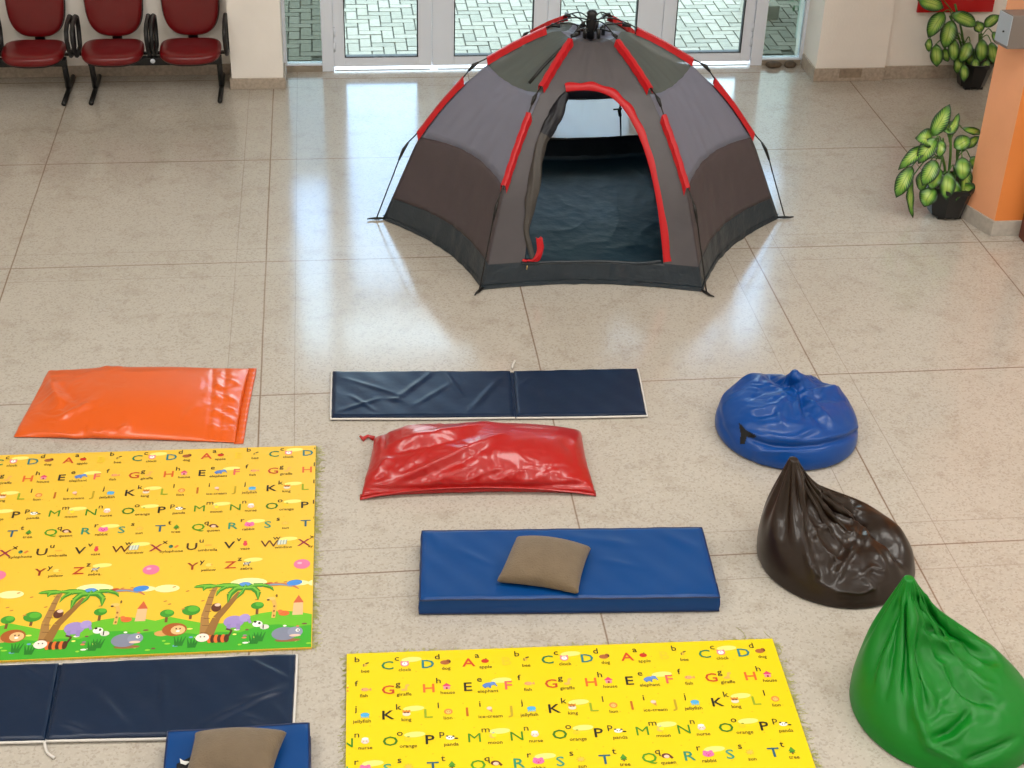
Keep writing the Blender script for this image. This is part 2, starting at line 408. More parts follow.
els[0].position = stops[0][0]; els[0].color = stops[0][1]+(1,); els[1].position = 1; els[1].color = stops[-1][1]+(1,)
for p_, c_ in stops[1:-1]: e = els.new(p_); e.color = c_+(1,)
ns = nd(wt, 'ShaderNodeTexNoise'); ns.inputs['Scale'].default_value = 3.5; ns.inputs['Detail'].default_value = 5; wt.links.new(tcn.outputs['Generated'], ns.inputs['Vector'])
wt.links.new(mth(wt, 'ADD', sx.outputs[2], mth(wt, 'MULTIPLY', mth(wt, 'SUBTRACT', ns.outputs['Fac'], .5), .10)), rp.inputs[0])
wt.links.new(rp.outputs[0], bg.inputs[0]); bg.inputs[1].default_value = 7.5
def area(name, loc, size, watts, rot=(0, 0, 0), col=(1, .97, .92)):
    l = bpy.data.lights.new(name, 'AREA'); l.shape = 'RECTANGLE'; l.size, l.size_y = size; l.energy = watts; l.color = col
    o = bpy.data.objects.new(name, l); COL.objects.link(o); o.location = loc; o.rotation_euler = rot; return o
for i, (x, y) in enumerate([(-2.5, .8), (1.5, .8), (5.5, .8), (-2.5, 5.4), (1.5, 5.4), (5.5, 5.4)]):
    area('ceiling_light', (x, y, 5.55), (2.4, 1.2), CEIL_W)
# ---- orange wall end
a = gz(966, 222); c = gz(990, 236); ORG_LIT = M('orange_paint_lit', (240, 168, 124), .5, var=.03, vscale=4, bump=.1, bscale=50)
ORG_SHADED = M('orange_paint_shaded', (226, 132, 62), .5, var=.03, vscale=4)  # one orange paint; door light and shade put into the two tones
pl = [(4.10, 8.71), (4.195, 8.455), (5.4, 8.455), (5.4, 8.71)]
ob = MB(); ob.prism(pl, 0, 5.6)
ob.mats = [ORG_LIT, ORG_SHADED]; ob.m = [0, 0, 0, 1, 1, 1]  # end face coloured paler, as lit from the doors
struct('wall_divider', ob)
struct('baseboard_divider', MB().prism([(4.088, 8.72), (4.185, 8.443), (5.4, 8.443), (5.4, 8.72)], 0, .105), M('grey_terrazzo_skirting', (178, 170, 160), .3, var=.1, vscale=30), bevel=.003)
wd = MB().box((4.365, 8.34, 0), (4.43, 8.43, 1.05)).build('wooden_post', M('reddish_brown_wood', (104, 46, 22), .4, var=.3, vscale=9), bevel=.006)
tag(wd, 'reddish brown varnished wooden post in front of the orange wall', 'wooden post')
bx = empty('metal_wall_box', (4.02, 8.47, 1.2), 'grey metal box fixed high on the end of the orange wall', 'metal box')
GM = M('grey_painted_metal', (128, 118, 112), .4, metal=.3); GL = M('light_grey_metal', (176, 184, 192), .4, metal=.3)
def prism_mb(pl, z0, z1): return MB().prism(pl, z0, z1)
P0 = gy(998, 12, 8.50); P1 = gy(1003, 44, 8.50); P2 = gy(1017, 44, 8.42)
prism_mb([(3.985, 8.52), (4.015, 8.405), (4.135, 8.405), (4.19, 8.45), (4.18, 8.52)], 1.265, 1.47).build('case', GM, bx, bevel=.004)
prism_mb([(3.978, 8.518), (4.008, 8.402), (4.014, 8.404), (3.984, 8.520)], 1.285, 1.465).build('side_plate', GL, bx)
MB().tube([(3.998, 8.452, 1.36), (3.988, 8.449, 1.36)], .006, BLACK).build('keyhole', BLACK, bx)
rs_ = MB().box((4.54, 11.155, .548), (5.15, 11.178, 1.25)).build('red_wall_panel', M('red_gloss_paint', (188, 6, 14), .35), bevel=.004)
tag(rs_, 'plain bright red panel hung low on the cream wall behind the far plant', 'wall panel')
# ---- stones
def blob(name, c, sc, mat, seed, sub=3, amp=.12):
    bm = bmesh.new(); bmesh.ops.create_icosphere(bm, subdivisions=sub, radius=1); rs = random.Random(seed)
    ks = [(Vector((rs.uniform(-1, 1), rs.uniform(-1, 1), rs.uniform(-1, 1))), rs.uniform(1.5, 4), rs.uniform(0, 6)) for _ in range(7)]
    for v in bm.verts:
        n = v.co.normalized(); d = sum(math.sin(k.dot(n)*f_+p)*amp/4 for k, f_, p in ks); v.co = n*(1+d)
        v.co = Vector((v.co.x*sc[0], v.co.y*sc[1], max(-.8, min(.85, v.co.z))*sc[2]+.8*sc[2]))
    me = bpy.data.meshes.new(name); bm.to_mesh(me); bm.free(); me.materials.append(mat)
    for p in me.polygons: p.use_smooth = True
    o = bpy.data.objects.new(name, me); COL.objects.link(o); o.location = c; return o
STN = M('brown_stone', (92, 78, 62), .7, var=.3, vscale=30, bump=.4, bscale=60)
tag(blob('stone', (3.55, 11.475, 0), (.066, .04, .028), STN, 1), 'larger brown stone at the foot of the dark right sidelight, beside the door frame', 'stone')
tag(blob('stone', (3.69, 11.475, 0), (.048, .036, .03), STN, 5), 'smaller brown stone at the foot of the dark right sidelight, nearer the wall corner', 'stone')
# ---- outside right: post, concrete block, shrub
CON = M('weathered_concrete', (150, 146, 132), .85, var=.2, vscale=9)
tag(MB().box((3.62, 12.62, -.018), (3.9, 12.9, .12)).build('concrete_block', CON, bevel=.01), 'low weathered concrete block outside, seen through the right sidelight', 'concrete block')
tag(MB().box((3.93, 12.1, -.018), (4.02, 12.2, 2.4)).build('outside_post', M('pale_green_paint', (190, 206, 196), .5), bevel=.006), 'pale upright post outside behind the right sidelight glass', 'post')
# ================================================================== SEATING
RED = M('red_vinyl_upholstery', (108, 3, 9), .28, var=.06, vscale=6, bump=.06, bscale=160)
def rounded_pad(w, d, h, n, seed=0, front=.5):
    """upholstered pad: superellipse outline, domed edge"""
    P = []; nu = 48
    prof = [(0.0, -.5), (.6, -.5), (.93, -.5), (.99, -.35), (1.0, -.05), (.985, .22), (.93, .38), (.82, .45), (.55, .5), (.0, .5)]
    for r, z in prof:
        row = []
        for i in range(nu):
            a = 2*math.pi*i/nu; c, s = math.cos(a), math.sin(a); e = 2/n
            x = math.copysign(abs(c)**e, c)*w/2*r; y = math.copysign(abs(s)**e, s)*d/2*r
            row.append((x, y, z*h))
        P.append(row)
    return P
def make_bench(x0, x1, seats, name_label):
    """tandem bench: beam, two leg frames, seats with backrests and arms"""
    root = empty('tandem_seat', ((x0+x1)/2, 11.2, 0), name_label, 'seat bench')
    bm_ = MB().box((x0-.02, 11.10, .225), (x1+.02, 11.16, .285)); bm_.build('beam', BLACK, root, bevel=.006)
    for x in (x0, x1):
        MB().tube([(x-.0, 11.13, .27), (x+.0, 11.16, .14), (x, 11.19, .03)], .022, BLACK).tube([(x, 10.90, .018), (x, 11.45, .018)], .018, BLACK).build('leg', BLACK, root)
    for sxc in seats:
        s = MB(); P = rounded_pad(.45, .40, .075, 3.2)
        P = [[(sxc+x, 11.12+y+0.0, .335+z - (.018*((-y)/.22)**2 if y < 0 else 0) + .012*(abs(x)/.22)**2) for x, y, z in r] for r in P]
        s.grid(P, RED, closed_u=True); so = s.build('seat_cushion', RED, root, subsurf=1)
        sh = MB(); Q = [[(x*.96+sxc*.04, y*.94+11.16*.06, z-.012) for x, y, z in r] for r in P[:5]]; sh.grid(Q, BLKPL, closed_u=True).build('seat_shell', BLKPL, root)
        bk = MB(); P = rounded_pad(.42, .50, .06, 3.0)
        P = [[(sxc + x*(1+.06*(y/.25)), 11.365 + z*-1 + (y+.25)*.15 - .03*(1-(abs(x)/.21)**2)*0 , 0.36+.25+y) for x, y, z in r] for r in P]
        bk.grid(P, RED, closed_u=True).build('backrest', RED, root, subsurf=1)
        b2 = MB(); Q = [[(sxc+(x-sxc)*1.03, y+.022, z-.003) for x, y, z in r] for r in P[:6]]; b2.grid(Q, BLKPL, closed_u=True).build('back_shell', BLKPL, root)
        MB().box((sxc-.035, 11.20, .27), (sxc+.035, 11.44, .295)).box((sxc-.035, 11.405, .28), (sxc+.035, 11.44, .56)).build('back_bracket', BLACK, root, bevel=.005)
        MB().box((sxc-.14, 11.03, .28), (sxc+.14, 11.24, .298)).build('seat_bracket', BLACK, root, bevel=.004)
        for sg_ in (-1, 1):
            x = sxc+sg_*.262
            pts = [(x, 11.30, .31), (x, 11.33, .44), (x, 11.31, .53), (x, 11.25, .555), (x, 11.10, .55), (x, 11.02, .52), (x, 11.0, .46), (x, 11.04, .37), (x, 11.10, .31), (x, 11.2, .295)]
            MB().tube(pts, .017, BLKPL, n=8, closed=True).build('armrest', BLKPL, root)
            MB().box((min(x, sxc), 11.17, .283), (max(x, sxc), 11.21, .297)).build('arm_bracket', BLACK, root)
    MB().tube([(sum(seats)/len(seats), 11.098, .262), (sum(seats)/len(seats), 11.094, .262)], .018, ALU, n=14).build('beam_badge', ALU, root)
    return root
b1 = make_bench(-1.73, -.80, (-1.56, -1.00), 'red and black two-seat tandem bench, the right one, beside the cream pillar')
b2 = copy_tree(b1); b2.location.x -= 1.125
b2['label'] = 'red and black tandem bench cut by the left edge of the photo'
b1['group'] = b2['group'] = 'red tandem benches against the left wall'
# ================================================================== TENT
TC = Vector((1.585, 8.87)); TB = {'L': (-1.30, .03), 'FL': (-.742, -.955), 'FR': (.587, -1.065), 'R': (1.318, -.10), 'BR': (.73, .99), 'BL': (-.60, 1.02)}
RING = ['FL', 'FR', 'R', 'BR', 'BL', 'L']
FAB = [(.03, 1.20), (.14, 1.235), (.24, 1.235), (.40, 1.165), (.60, 1.045), (.70, .955), (.78, .885), (.90, .745), (1.03, .555), (1.11, .375), (1.19, .18), (1.265, .0)]
POLE = [(.03, 1.315), (.12, 1.325), (.22, 1.29), (.27, 1.265), (.44, 1.18), (.62, 1.075), (.70, 1.03), (.76, .955), (.90, .785), (1.035, .60), (1.12, .495), (1.20, .29), (1.30, .015)]
def interp(prof, t):
    t = max(0, min(1, t))*(len(prof)-1); i = min(int(t), len(prof)-2); f = t-i
    p0 = prof[max(0, i-1)]; p1 = prof[i]; p2 = prof[i+1]; p3 = prof[min(len(prof)-1, i+2)]
    return tuple(.5*((2*b)+(-a+c)*f+(2*a-5*b+4*c-d)*f*f+(-a+3*b-3*c+d)*f**3) for a, b, c, d in zip(p0, p1, p2, p3))
def panel_pt(a, b_, s, t, off=0.0):
    r, z = interp(FAB, t); k = r/1.29
    A = Vector(TB[a]); B = Vector(TB[b_]); d = A.lerp(B, s)
    e = 4*s*(1-s)
    k *= 1 - e*(.035+.05*t**3) + 0.0
    k += off/1.2
    n1 = math.sin(s*37+t*5)*math.sin(t*23+s*11)*.0035 + math.sin(s*71-t*9)*.0015*(t)
    z2 = z - (.02*e if t < .9 else 0)*(1-t)
    return Vector((TC.x+d.x*(k+n1*e), TC.y+d.y*(k+n1*e), max(.004, z2)))
def t_of_z(z):
    lo, hi = .15, 1.0
    for _ in range(40):
        m = (lo+hi)/2
        if interp(FAB, m)[1] > z: lo = m
        else: hi = m
    return lo
FRONT = M('tent_taupe_nylon', (80, 76, 79), .5, var=.05, vscale=9, bump=.25, bscale=14)
GREY = M('tent_grey_nylon', (114, 116, 132), .5, var=.03, vscale=5, bump=.15, bscale=9)
BROWN = M('tent_brown_nylon', (72, 62, 65), .5, var=.06, vscale=8, bump=.25, bscale=14)
NAVY = M('tent_blue_black_nylon', (36, 46, 54), .34, var=.1, vscale=12, bump=.9, bscale=14)
TRED = M('tent_red_nylon', (188, 10, 22), .45, bump=.15, bscale=30)
SHEET = M('tent_groundsheet', (8, 42, 58), .48, var=.15, vscale=6, bump=.8, bscale=9, detail=5)
def mesh_fabric(name, rgb, op):
    m = bpy.data.materials.new(name); m.use_nodes = True; nt = m.node_tree; p = nt.nodes['Principled BSDF']
    p.inputs['Base Color'].default_value = lin(rgb); p.inputs['Roughness'].default_value = .7
    t = nd(nt, 'ShaderNodeBsdfTransparent'); mx = nd(nt, 'ShaderNodeMixShader'); mx.inputs[0].default_value = op
    nt.links.new(t.outputs[0], mx.inputs[1]); nt.links.new(p.outputs[0], mx.inputs[2]); nt.links.new(mx.outputs[0], nt.nodes['Material Output'].inputs[0]); return m
NET = mesh_fabric('dark_net', (104, 112, 108), .66); NETW = mesh_fabric('pale_net', (214, 208, 198), .6)
tent = empty('dome_tent', (TC.x, TC.y, 0), 'grey and black dome tent with red trim and open doorway before the glass doors', 'tent')
DOOR_PX = [(524, 262), (527, 240), (531, 215), (536, 190), (540, 165), (545, 142), (551, 122), (558, 104), (566, 91), (576, 87), (589, 86.5), (602, 88), (612, 93), (621, 102), (629, 113), (636, 126), (642, 140), (648, 158), (653, 177), (657, 197), (660, 218), (662, 240), (663.5, 263)]
def to_px(P):
    d = P-CAM; w = d.dot(FW); return 512+F*d.dot(RT)/w, 384-F*d.dot(UP)/w
NS, NT = 150, 200
frontP = [[panel_pt('FL', 'FR', i/NS, j/NT) for i in range(NS+1)] for j in range(NT+1)]
frontPX = [[to_px(p) for p in row] for row in frontP]
def inside(x, y, poly):
    c = False; n = len(poly)
    for i in range(n):
        x1, y1 = poly[i]; x2, y2 = poly[(i+1) % n]
        if (y1 > y) != (y2 > y) and x < (x2-x1)*(y-y1)/(y2-y1)+x1: c = not c
    return c
def on_front(x, y, off=0.0):
    best = None
    for j in range(0, NT+1, 2):
        for i in range(0, NS+1, 2):
            q = frontPX[j][i]; d = (q[0]-x)**2+(q[1]-y)**2
            if best is None or d < best[0]: best = (d, i, j)
    return best[1]/NS, best[2]/NT
TZ = {k: t_of_z(k) for k in (.15, .555, 1.035)}
pm = MB(); base_i = 0
vs = [p for row in frontP for p in row]; fs = []; ms = []
for j in range(NT):
    for i in range(NS):
        c = [frontPX[j][i], frontPX[j+1][i], frontPX[j+1][i+1], frontPX[j][i+1]]
        x = sum(q[0] for q in c)/4; y = sum(q[1] for q in c)/4
        if inside(x, y, DOOR_PX): continue
        fs.append((j*(NS+1)+i, (j+1)*(NS+1)+i, (j+1)*(NS+1)+i+1, j*(NS+1)+i+1)); ms.append(1 if (j+.5)/NT > TZ[.15] else 0)
used = sorted(set(i for f_ in fs for i in f_)); mp = {u: k for k, u in enumerate(used)}
pm.v = [tuple(vs[u]) for u in used]; pm.f = [tuple(mp[i] for i in f_) for f_ in fs]; pm.m = ms; pm.smooth = [True]*len(fs); pm.mats = [FRONT, NAVY]
tag(pm.build('door_wall', None, tent, solid=.002), 'taupe front wall with the arched doorway')
for idx in range(1, 6):
    a, b_ = RING[idx], RING[(idx+1) % 6]; ns, nt_ = 40, 80; back = (a, b_) == ('BR', 'BL')
    mb = MB(); net = MB()
    def bands(sv):
        e = 4*sv*(1-sv)
        if back: return [(0, GREY), (t_of_z(.50), NETW), (t_of_z(.17), NAVY), (1, None)]
        return [(0, GREY), (.13, NET), (t_of_z(1.035-.03*e), GREY), (t_of_z(.565+.045*e), BROWN), (t_of_z(.15+.02*e), NAVY), (1, None)]
    body = MB(); nets = MB(); NB = len(bands(0))-1; n_ = 16
    for bi in range(NB):
        rows = []
        for j in range(n_+1):
            row = []
            for i in range(ns+1):
                bb_ = bands(i/ns); row.append(panel_pt(a, b_, i/ns, bb_[bi][0]+(bb_[bi+1][0]-bb_[bi][0])*j/n_))
            rows.append(row)
        mt = bands(0)[bi][1]; (nets if mt in (NET, NETW) else body).grid(rows, mt)
    wp = body.build('side_wall', None, tent, solid=.002)
    nets.build('net_window', None, wp)
    if back:
        def strip(pts, r, name='window_edging', mat=BLACK): MB().tube(pts, r, mat, n=6).build(name, mat, wp)
        strip([panel_pt(a, b_, s/20, t_of_z(.17)) for s in range(1, 20)], .010)
        strip([panel_pt(a, b_, s/20, t_of_z(.50)) for s in range(1, 20)], .006)
        strip([panel_pt(a, b_, .2, t_of_z(z)) for z in (.17, .25, .33, .42, .50)], .006)
        tq = panel_pt(a, b_, .2, t_of_z(.40)); strip([tq+Vector((0, -.01, .02)), tq+Vector((-.008, -.012, 0)), tq+Vector((0, -.01, -.04))], .013, 'toggle'); strip([tq+Vector((0, -.01, .01)), tq+Vector((-.05, -.012, .008))], .006, 'toggle')
    if (a, b_) == ('L', 'FL'):
        pts = [panel_pt(a, b_, s, t, .004) for s, t in ((.985, .175), (.95, .18), (.90, .19), (.85, .205), (.81, .225), (.775, .25), (.75, .28), (.735, .31), (.725, TZ[1.035]-.01))]
        ob_ = MB(); 
        q0 = [p+Vector((0, -.0, .0)) for p in pts]; ob_.tube(q0, .013, BLACK, n=6); ob_.build('inner_strap', BLACK, wp)
# groundsheet
gs = MB(); cs = [Vector((TC.x+TB[k][0]*.978, TC.y+TB[k][1]*.978)) for k in RING]
rows = []
for j in range(0, 101):
    k = j/100; row = []
    for i in range(6):
        for q in range(36):
            p = Vector((TC.x, TC.y)).lerp(cs[i].lerp(cs[(i+1) % 6], q/36), k)
            s = q/36; p = Vector((TC.x, TC.y)).lerp(p, 1-.085*4*s*(1-s))
            v_ = Vector((p.x*3.4+p.y*1.2, p.y*3.0-p.x*1.5, 0)); h = .004 + .028*max(0, k-.975)/.025 + .011*(.5-abs(MN.noise(v_)))**2*2*(1-k**6) + .004*(.5-abs(MN.noise(v_*2.7)))*(1-k**6)
            row.append((p.x, p.y, max(.004, h)))
    rows.append(row)
gs.grid(rows, SHEET, closed_u=True).build('groundsheet', SHEET, tent)
# red arch trim
tr = []
arch = DOOR_PX[8:]
DST = [on_front(x, y) for x, y in arch]
w_ = .02
cp = [panel_pt('FL', 'FR', s, t, .006) for s, t in DST]
# offset outward ribbon
rib = MB(); rows = []
sm = cp[:]
for _ in range(3): sm = [sm[0]]+[(sm[i-1]+sm[i]*2+sm[i+1])/4 for i in range(1, len(sm)-1)]+[sm[-1]]
def dens(pts, k=4):
    out = []
    for i in range(len(pts)-1):
        p0, p1, p2, p3 = pts[max(0, i-1)], pts[i], pts[i+1], pts[min(len(pts)-1, i+2)]
        for q in range(k):
            f_ = q/k; out.append(.5*((2*p1)+(-p0+p2)*f_+(2*p0-5*p1+4*p2-p3)*f_*f_+(-p0+3*p1-3*p2+p3)*f_**3))
    return out+[pts[-1]]
sm = dens(sm, 4)
nrm = Vector((0, -.8, .6)).normalized()
for i, p in enumerate(sm):
    t = (sm[min(i+1, len(sm)-1)]-sm[max(0, i-1)]).normalized(); o = nrm.cross(t).normalized()
    if o.z < 0 and i < len(sm)*.4: o = -o
    wdt = .040+.006*math.sin(i*.9)
    rows.append([p-o*.008, p-o*.006+nrm*.006, p+o*wdt*.5+nrm*.010, p+o*wdt+nrm*.006, p+o*(wdt+.002)])
rib.grid([list(r) for r in rows], TRED).build('door_trim', TRED, tent)
# sill: soft roll over threshold
sl = [panel_pt('FL', 'FR', *on_front(x, 263)) for x in (522, 540, 560, 580, 600, 620, 640, 662)]
MB().tube(dens([p+Vector((0, 0, .004)) for p in sl], 4), .010, NAVY, n=8).build('door_sill', NAVY, tent)
# rolled door flap
flpx = [(566, 92), (561, 102), (556, 114), (549, 127), (541, 142), (537, 160), (535, 180), (531, 200), (527, 215), (525, 232), (530, 247), (533, 258)]
fl_r = [.016, .030, .040, .038, .030, .030, .034, .032, .022, .016, .016, .012]
fl = [panel_pt('FL', 'FR', *on_front(x, y)) + Vector((0, -.004, .0)) for x, y in flpx]
fm = MB(); dp = dens(fl, 5); dr = [fl_r[min(len(fl_r)-1, int(i/5))]*(1-(i % 5)/5)+fl_r[min(len(fl_r)-1, int(i/5)+1)]*((i % 5)/5) for i in range(len(dp))]
OLV = M('rolled_olive_fabric', (70, 66, 62), .6, bump=.6, bscale=22); NV2 = M('rolled_dark_fabric', (22, 24, 32), .55, bump=.4, bscale=20)
vs = []; n = 22
rows = []
for i, p in enumerate(dp):
    t = (dp[min(i+1, len(dp)-1)]-dp[max(0, i-1)]).normalized(); u = t.cross(Vector((0, 1, 0))).normalized(); w = t.cross(u)
    rows.append([p+(u*math.cos(a)*(1+.0)+w*math.sin(a)*.8)*dr[i]*(1+.16*math.sin(5*a+i*.35)+.10*math.sin(9*a-i*.5)) for a in [2*math.pi*k/n for k in range(n)]])
fm.grid(rows, None, closed_u=True, matf=lambda i, j: NV2 if j < 18 else OLV)
tag(fm.build('rolled_door_flap', None, tent, solid=0), 'dark door flap rolled up along the left of the doorway')
# red bottom of flap lying on the sill
rb = [panel_pt('FL', 'FR', *on_front(x, y))+Vector((0, -.02, .01)) for x, y in ((538, 238), (540, 250), (536, 258), (524, 260))]
rr = MB(); rws = []
for i, p in enumerate(dens(rb, 5)):
    rws.append([p+Vector(((k-2)*.010, -.006*math.sin(k*1.7+i*.6), .006*math.cos(k*2+i*.7))) for k in range(5)])
rr.grid(rws, TRED).build('flap_edge', TRED, tent, solid=.003)
MB().tube([panel_pt('FL', 'FR', *on_front(526, 262))+Vector((0, -.02, 0)), panel_pt('FL', 'FR', *on_front(526, 268))+Vector((0, -.02, 0))], .004, M('brass_zip', (190, 160, 100), .4, metal=.6), n=6).build('zip_pull', None, tent)
# poles, sleeves, joints
def pole_pt(k, r, z):
    d = Vector(TB[k])*(r/1.29); return Vector((TC.x+d.x, TC.y+d.y, z))
PT = [interp(POLE, i/60) for i in range(61)]
def pole_r(r0):
    for i in range(60):
        if PT[i+1][0] >= r0:
            f_ = (r0-PT[i][0])/max(1e-6, PT[i+1][0]-PT[i][0]); return r0, PT[i][1]*(1-f_)+PT[i+1][1]*f_
    return PT[-1]
for k in RING:
    pts = [pole_pt(k, *p) for p in PT]
    po = MB().tube(pts, .0042, BLACK, n=8).build('pole', BLACK, tent)
    for r0, wd_ in ((.70, .013), (1.125, .011)):
        r_, z_ = pole_r(r0); p = pole_pt(k, r_, z_); q = pole_pt(k, *pole_r(r0+.03)); q0 = pole_pt(k, *pole_r(r0-.03))
        MB().tube([q0, p, q], [.006, wd_, .007], BLACK, n=10).build('pole_joint', BLACK, po)
    side = Vector((-TB[k][1], TB[k][0], 0)).normalized()
    for ra, rb_ in ((.27, .62), (.76, 1.04)):
        rws = []
        for i in range(17):
            r_ = ra+(rb_-ra)*i/16; r_, z_ = pole_r(r_); p = pole_pt(k, r_, z_)
            d_ = Vector((TB[k][0], TB[k][1], 0)).normalized(); fz = None
            # fabric point below
            lo, hi = 0, 1
            for _ in range(30):
                m_ = (lo+hi)/2
                if interp(FAB, m_)[0] < r_-.005: lo = m_
                else: hi = m_
            fr_, fz_ = interp(FAB, lo); fp = pole_pt(k, fr_, fz_)
            nrm2 = (d_*.6+Vector((0, 0, .8))).normalized(); h_ = .007
            wv = .002*math.sin(i*1.9)
            rws.append([fp+side*(.021+wv)+nrm2*.002, p+side*(.0155+wv)+nrm2*.004, p+side*.004+nrm2*.0065, p-side*(.0155-wv)+nrm2*.004, fp-side*(.021-wv)+nrm2*.002])
        MB().grid(rws, TRED, smooth=False).build('pole_sleeve', TRED, po, solid=.0015)
    # peg and corner strap
    r_, z_ = PT[-1]; e = pole_pt(k, 1.30, .012); d_ = Vector((TB[k][0], TB[k][1], 0)).normalized()
    MB().tube([e-d_*.05, e, e+d_*.035, e+d_*.06+side*.008], [.006, .010, .006, .004], BLACK, n=6).build('pole_foot', BLACK, po)
# hub with folding arms
hub = MB(); hub.tube([(TC.x, TC.y, 1.20), (TC.x, TC.y, 1.25), (TC.x, TC.y, 1.30), (TC.x, TC.y, 1.335), (TC.x, TC.y, 1.355), (TC.x, TC.y, 1.37), (TC.x, TC.y, 1.375)], [.024, .024, .034, .027, .033, .022, .008], BLKPL, n=16)
ho = hub.build('hub', BLKPL, tent)
for k in RING:
    d_ = Vector((TB[k][0], TB[k][1], 0)).normalized(); c0 = Vector((TC.x, TC.y, 1.25)); sd = Vector((-d_.y, d_.x, 0))
    MB().tube([c0+d_*.03, c0+d_*.10+Vector((0, 0, .035)), c0+d_*.19+Vector((0, 0, .045))], .005, BLACK, n=6).tube([c0+d_*.075+Vector((0, 0, -.03)), c0+d_*.075+Vector((0, 0, .03))], .013, BLKPL, n=8).build('hub_arm', BLACK, ho)
    MB().tube([c0+d_*.19+sd*.015+Vector((0, 0, .03)), c0+d_*.24+Vector((0, 0, .03))], .012, BLKPL, n=8).build('hub_clip', BLKPL, ho)
# ================================================================== FLOOR PILLOWS AND MATS
def soft_pillow(name, label, cat, w, h, nx, ny, quad, mat, seed, Vfrac=.5, puff=.3, base=0., steps=110, zscale=1, group=None, kc=.4, kp=60, g=9.8, post=None, seam=None, sub=1):
    P, quads, ids = pillow_mesh(w, h, nx, ny, Vfrac, quad, seed, base=0, steps=steps, puff=puff, kc=kc, kp=kp, g=g)
    P[:,2] = (P[:,2]-P[:,2].min())*zscale + base
    for (i, j, t), k in ids.items():
        if i in (0, nx) or j in (0, ny): P[k,2] += .007
        elif t: P[k,2] += .012
    if post: P = post(P)
    o0 = (float(P[:,0].mean()), float(P[:,1].mean()), base)
    mb = MB().add([tuple(p) for p in P], quads, mat, True)
    o = mb.build(name, mat, origin=o0, subsurf=sub); tag(o, label, cat, group)
    rim = sewn_rim(ids, nx, ny)
    return o, P, ids
def xy(*l): return [tuple(gz(x, y, z)[:2]) for x, y, z in l]
VOR = M('orange_vinyl', (222, 90, 10), .36, var=.03, vscale=3, bump=.12, bscale=12, coat=.25)
op, OP, oids = soft_pillow('floor_pillow', 'flat orange vinyl floor pillow above the left yellow play mat', 'floor pillow', 1.02, .74, 64, 46, xy((48, 368, .02), (250, 366, .02), (236, 441, .02), (12, 437, .01)), VOR, 3, Vfrac=.26, puff=.30, zscale=.8, kc=.4)
VRD = M('red_vinyl', (172, 18, 16), .32, var=.04, vscale=3, bump=.14, bscale=10, coat=.3)
rp_, RP, rids = soft_pillow('floor_pillow', 'plump glossy red vinyl floor pillow between the navy folding mat and the blue mat', 'floor pillow', 1.12, .62, 68, 38, xy((374, 430, .06), (582, 423, .06), (596, 492, .02), (360, 496, .02)), VRD, 5, Vfrac=.58, puff=.34, zscale=1.05, kc=.4)
sculpt(op, [([(52, 378), (54, 392), (62, 408)], 5, .020), ([(60, 384), (70, 394), (78, 404)], 4, -.012), ([(58, 419), (76, 412), (97, 402)], 4, .014), ([(66, 402), (62, 412)], 4, -.012), ([(213, 370), (211, 405), (207, 440)], 1.6, -.008, 1), ([(226, 369), (222, 405), (218, 440)], 2, -.007, 1),
    ([(84, 430), (100, 434), (108, 430)], 3, .012), ([(118, 432), (124, 428), (132, 426)], 3, .012), ([(30, 432), (60, 434), (90, 440)], 2.5, .008), ([(182, 422), (190, 412), (202, 404)], 4, .008), ([(100, 366), (112, 370), (124, 368)], 3, .010), ([(90, 372), (140, 374), (180, 370)], 4, .006),
    ([(214, 384), (224, 388)], 2, .010), ([(213, 396), (222, 401)], 2, .010), ([(212, 410), (224, 414)], 2, .010), ([(228, 380), (238, 384)], 2, .010), ([(226, 396), (236, 402)], 2, .010), ([(222, 416), (232, 420)], 2, .009), ([(210, 424), (220, 430)], 2, .009), ([(226, 408), (234, 410)], 2, .009)],
    [(40, 396, 8, 14, -.010), (120, 400, 60, 25, .012)], [(222, 404, 12, 34, .007, .05), (60, 400, 40, 30, .005, .12)], 1)
sculpt(rp_, [([(384, 448), (408, 442), (436, 437), (470, 428), (498, 421)], 4, .018), ([(384, 456), (410, 450), (440, 445), (475, 436)], 4, -.012), ([(394, 480), (420, 470), (446, 458), (476, 446), (504, 434)], 3.6, .018), ([(396, 486), (430, 474), (460, 462), (490, 448)], 4, -.010),
    ([(366, 488), (400, 489), (466, 487), (540, 486), (584, 484)], 2, -.012, 1), ([(378, 470), (384, 462), (392, 458)], 3, .014), ([(374, 480), (386, 474)], 2.5, -.012), ([(430, 484), (452, 472), (476, 466)], 3, .008), ([(460, 486), (480, 474), (500, 468)], 3, .008), ([(490, 486), (508, 474), (530, 468)], 3, .007), ([(520, 486), (540, 476), (560, 470)], 3, .007),
    ([(382, 428), (386, 438), (384, 450)], 3, -.012), ([(577, 430), (574, 450), (578, 470)], 4, .008), ([(560, 440), (572, 452), (576, 468)], 4, -.008), ([(566, 478), (578, 480), (586, 486)], 3, .010)],
    [(420, 436, 40, 14, .018), (500, 450, 60, 16, .012), (410, 428, 20, 8, .01)], [(440, 455, 60, 30, .006, .10), (500, 475, 80, 14, .006, .06)], 1)
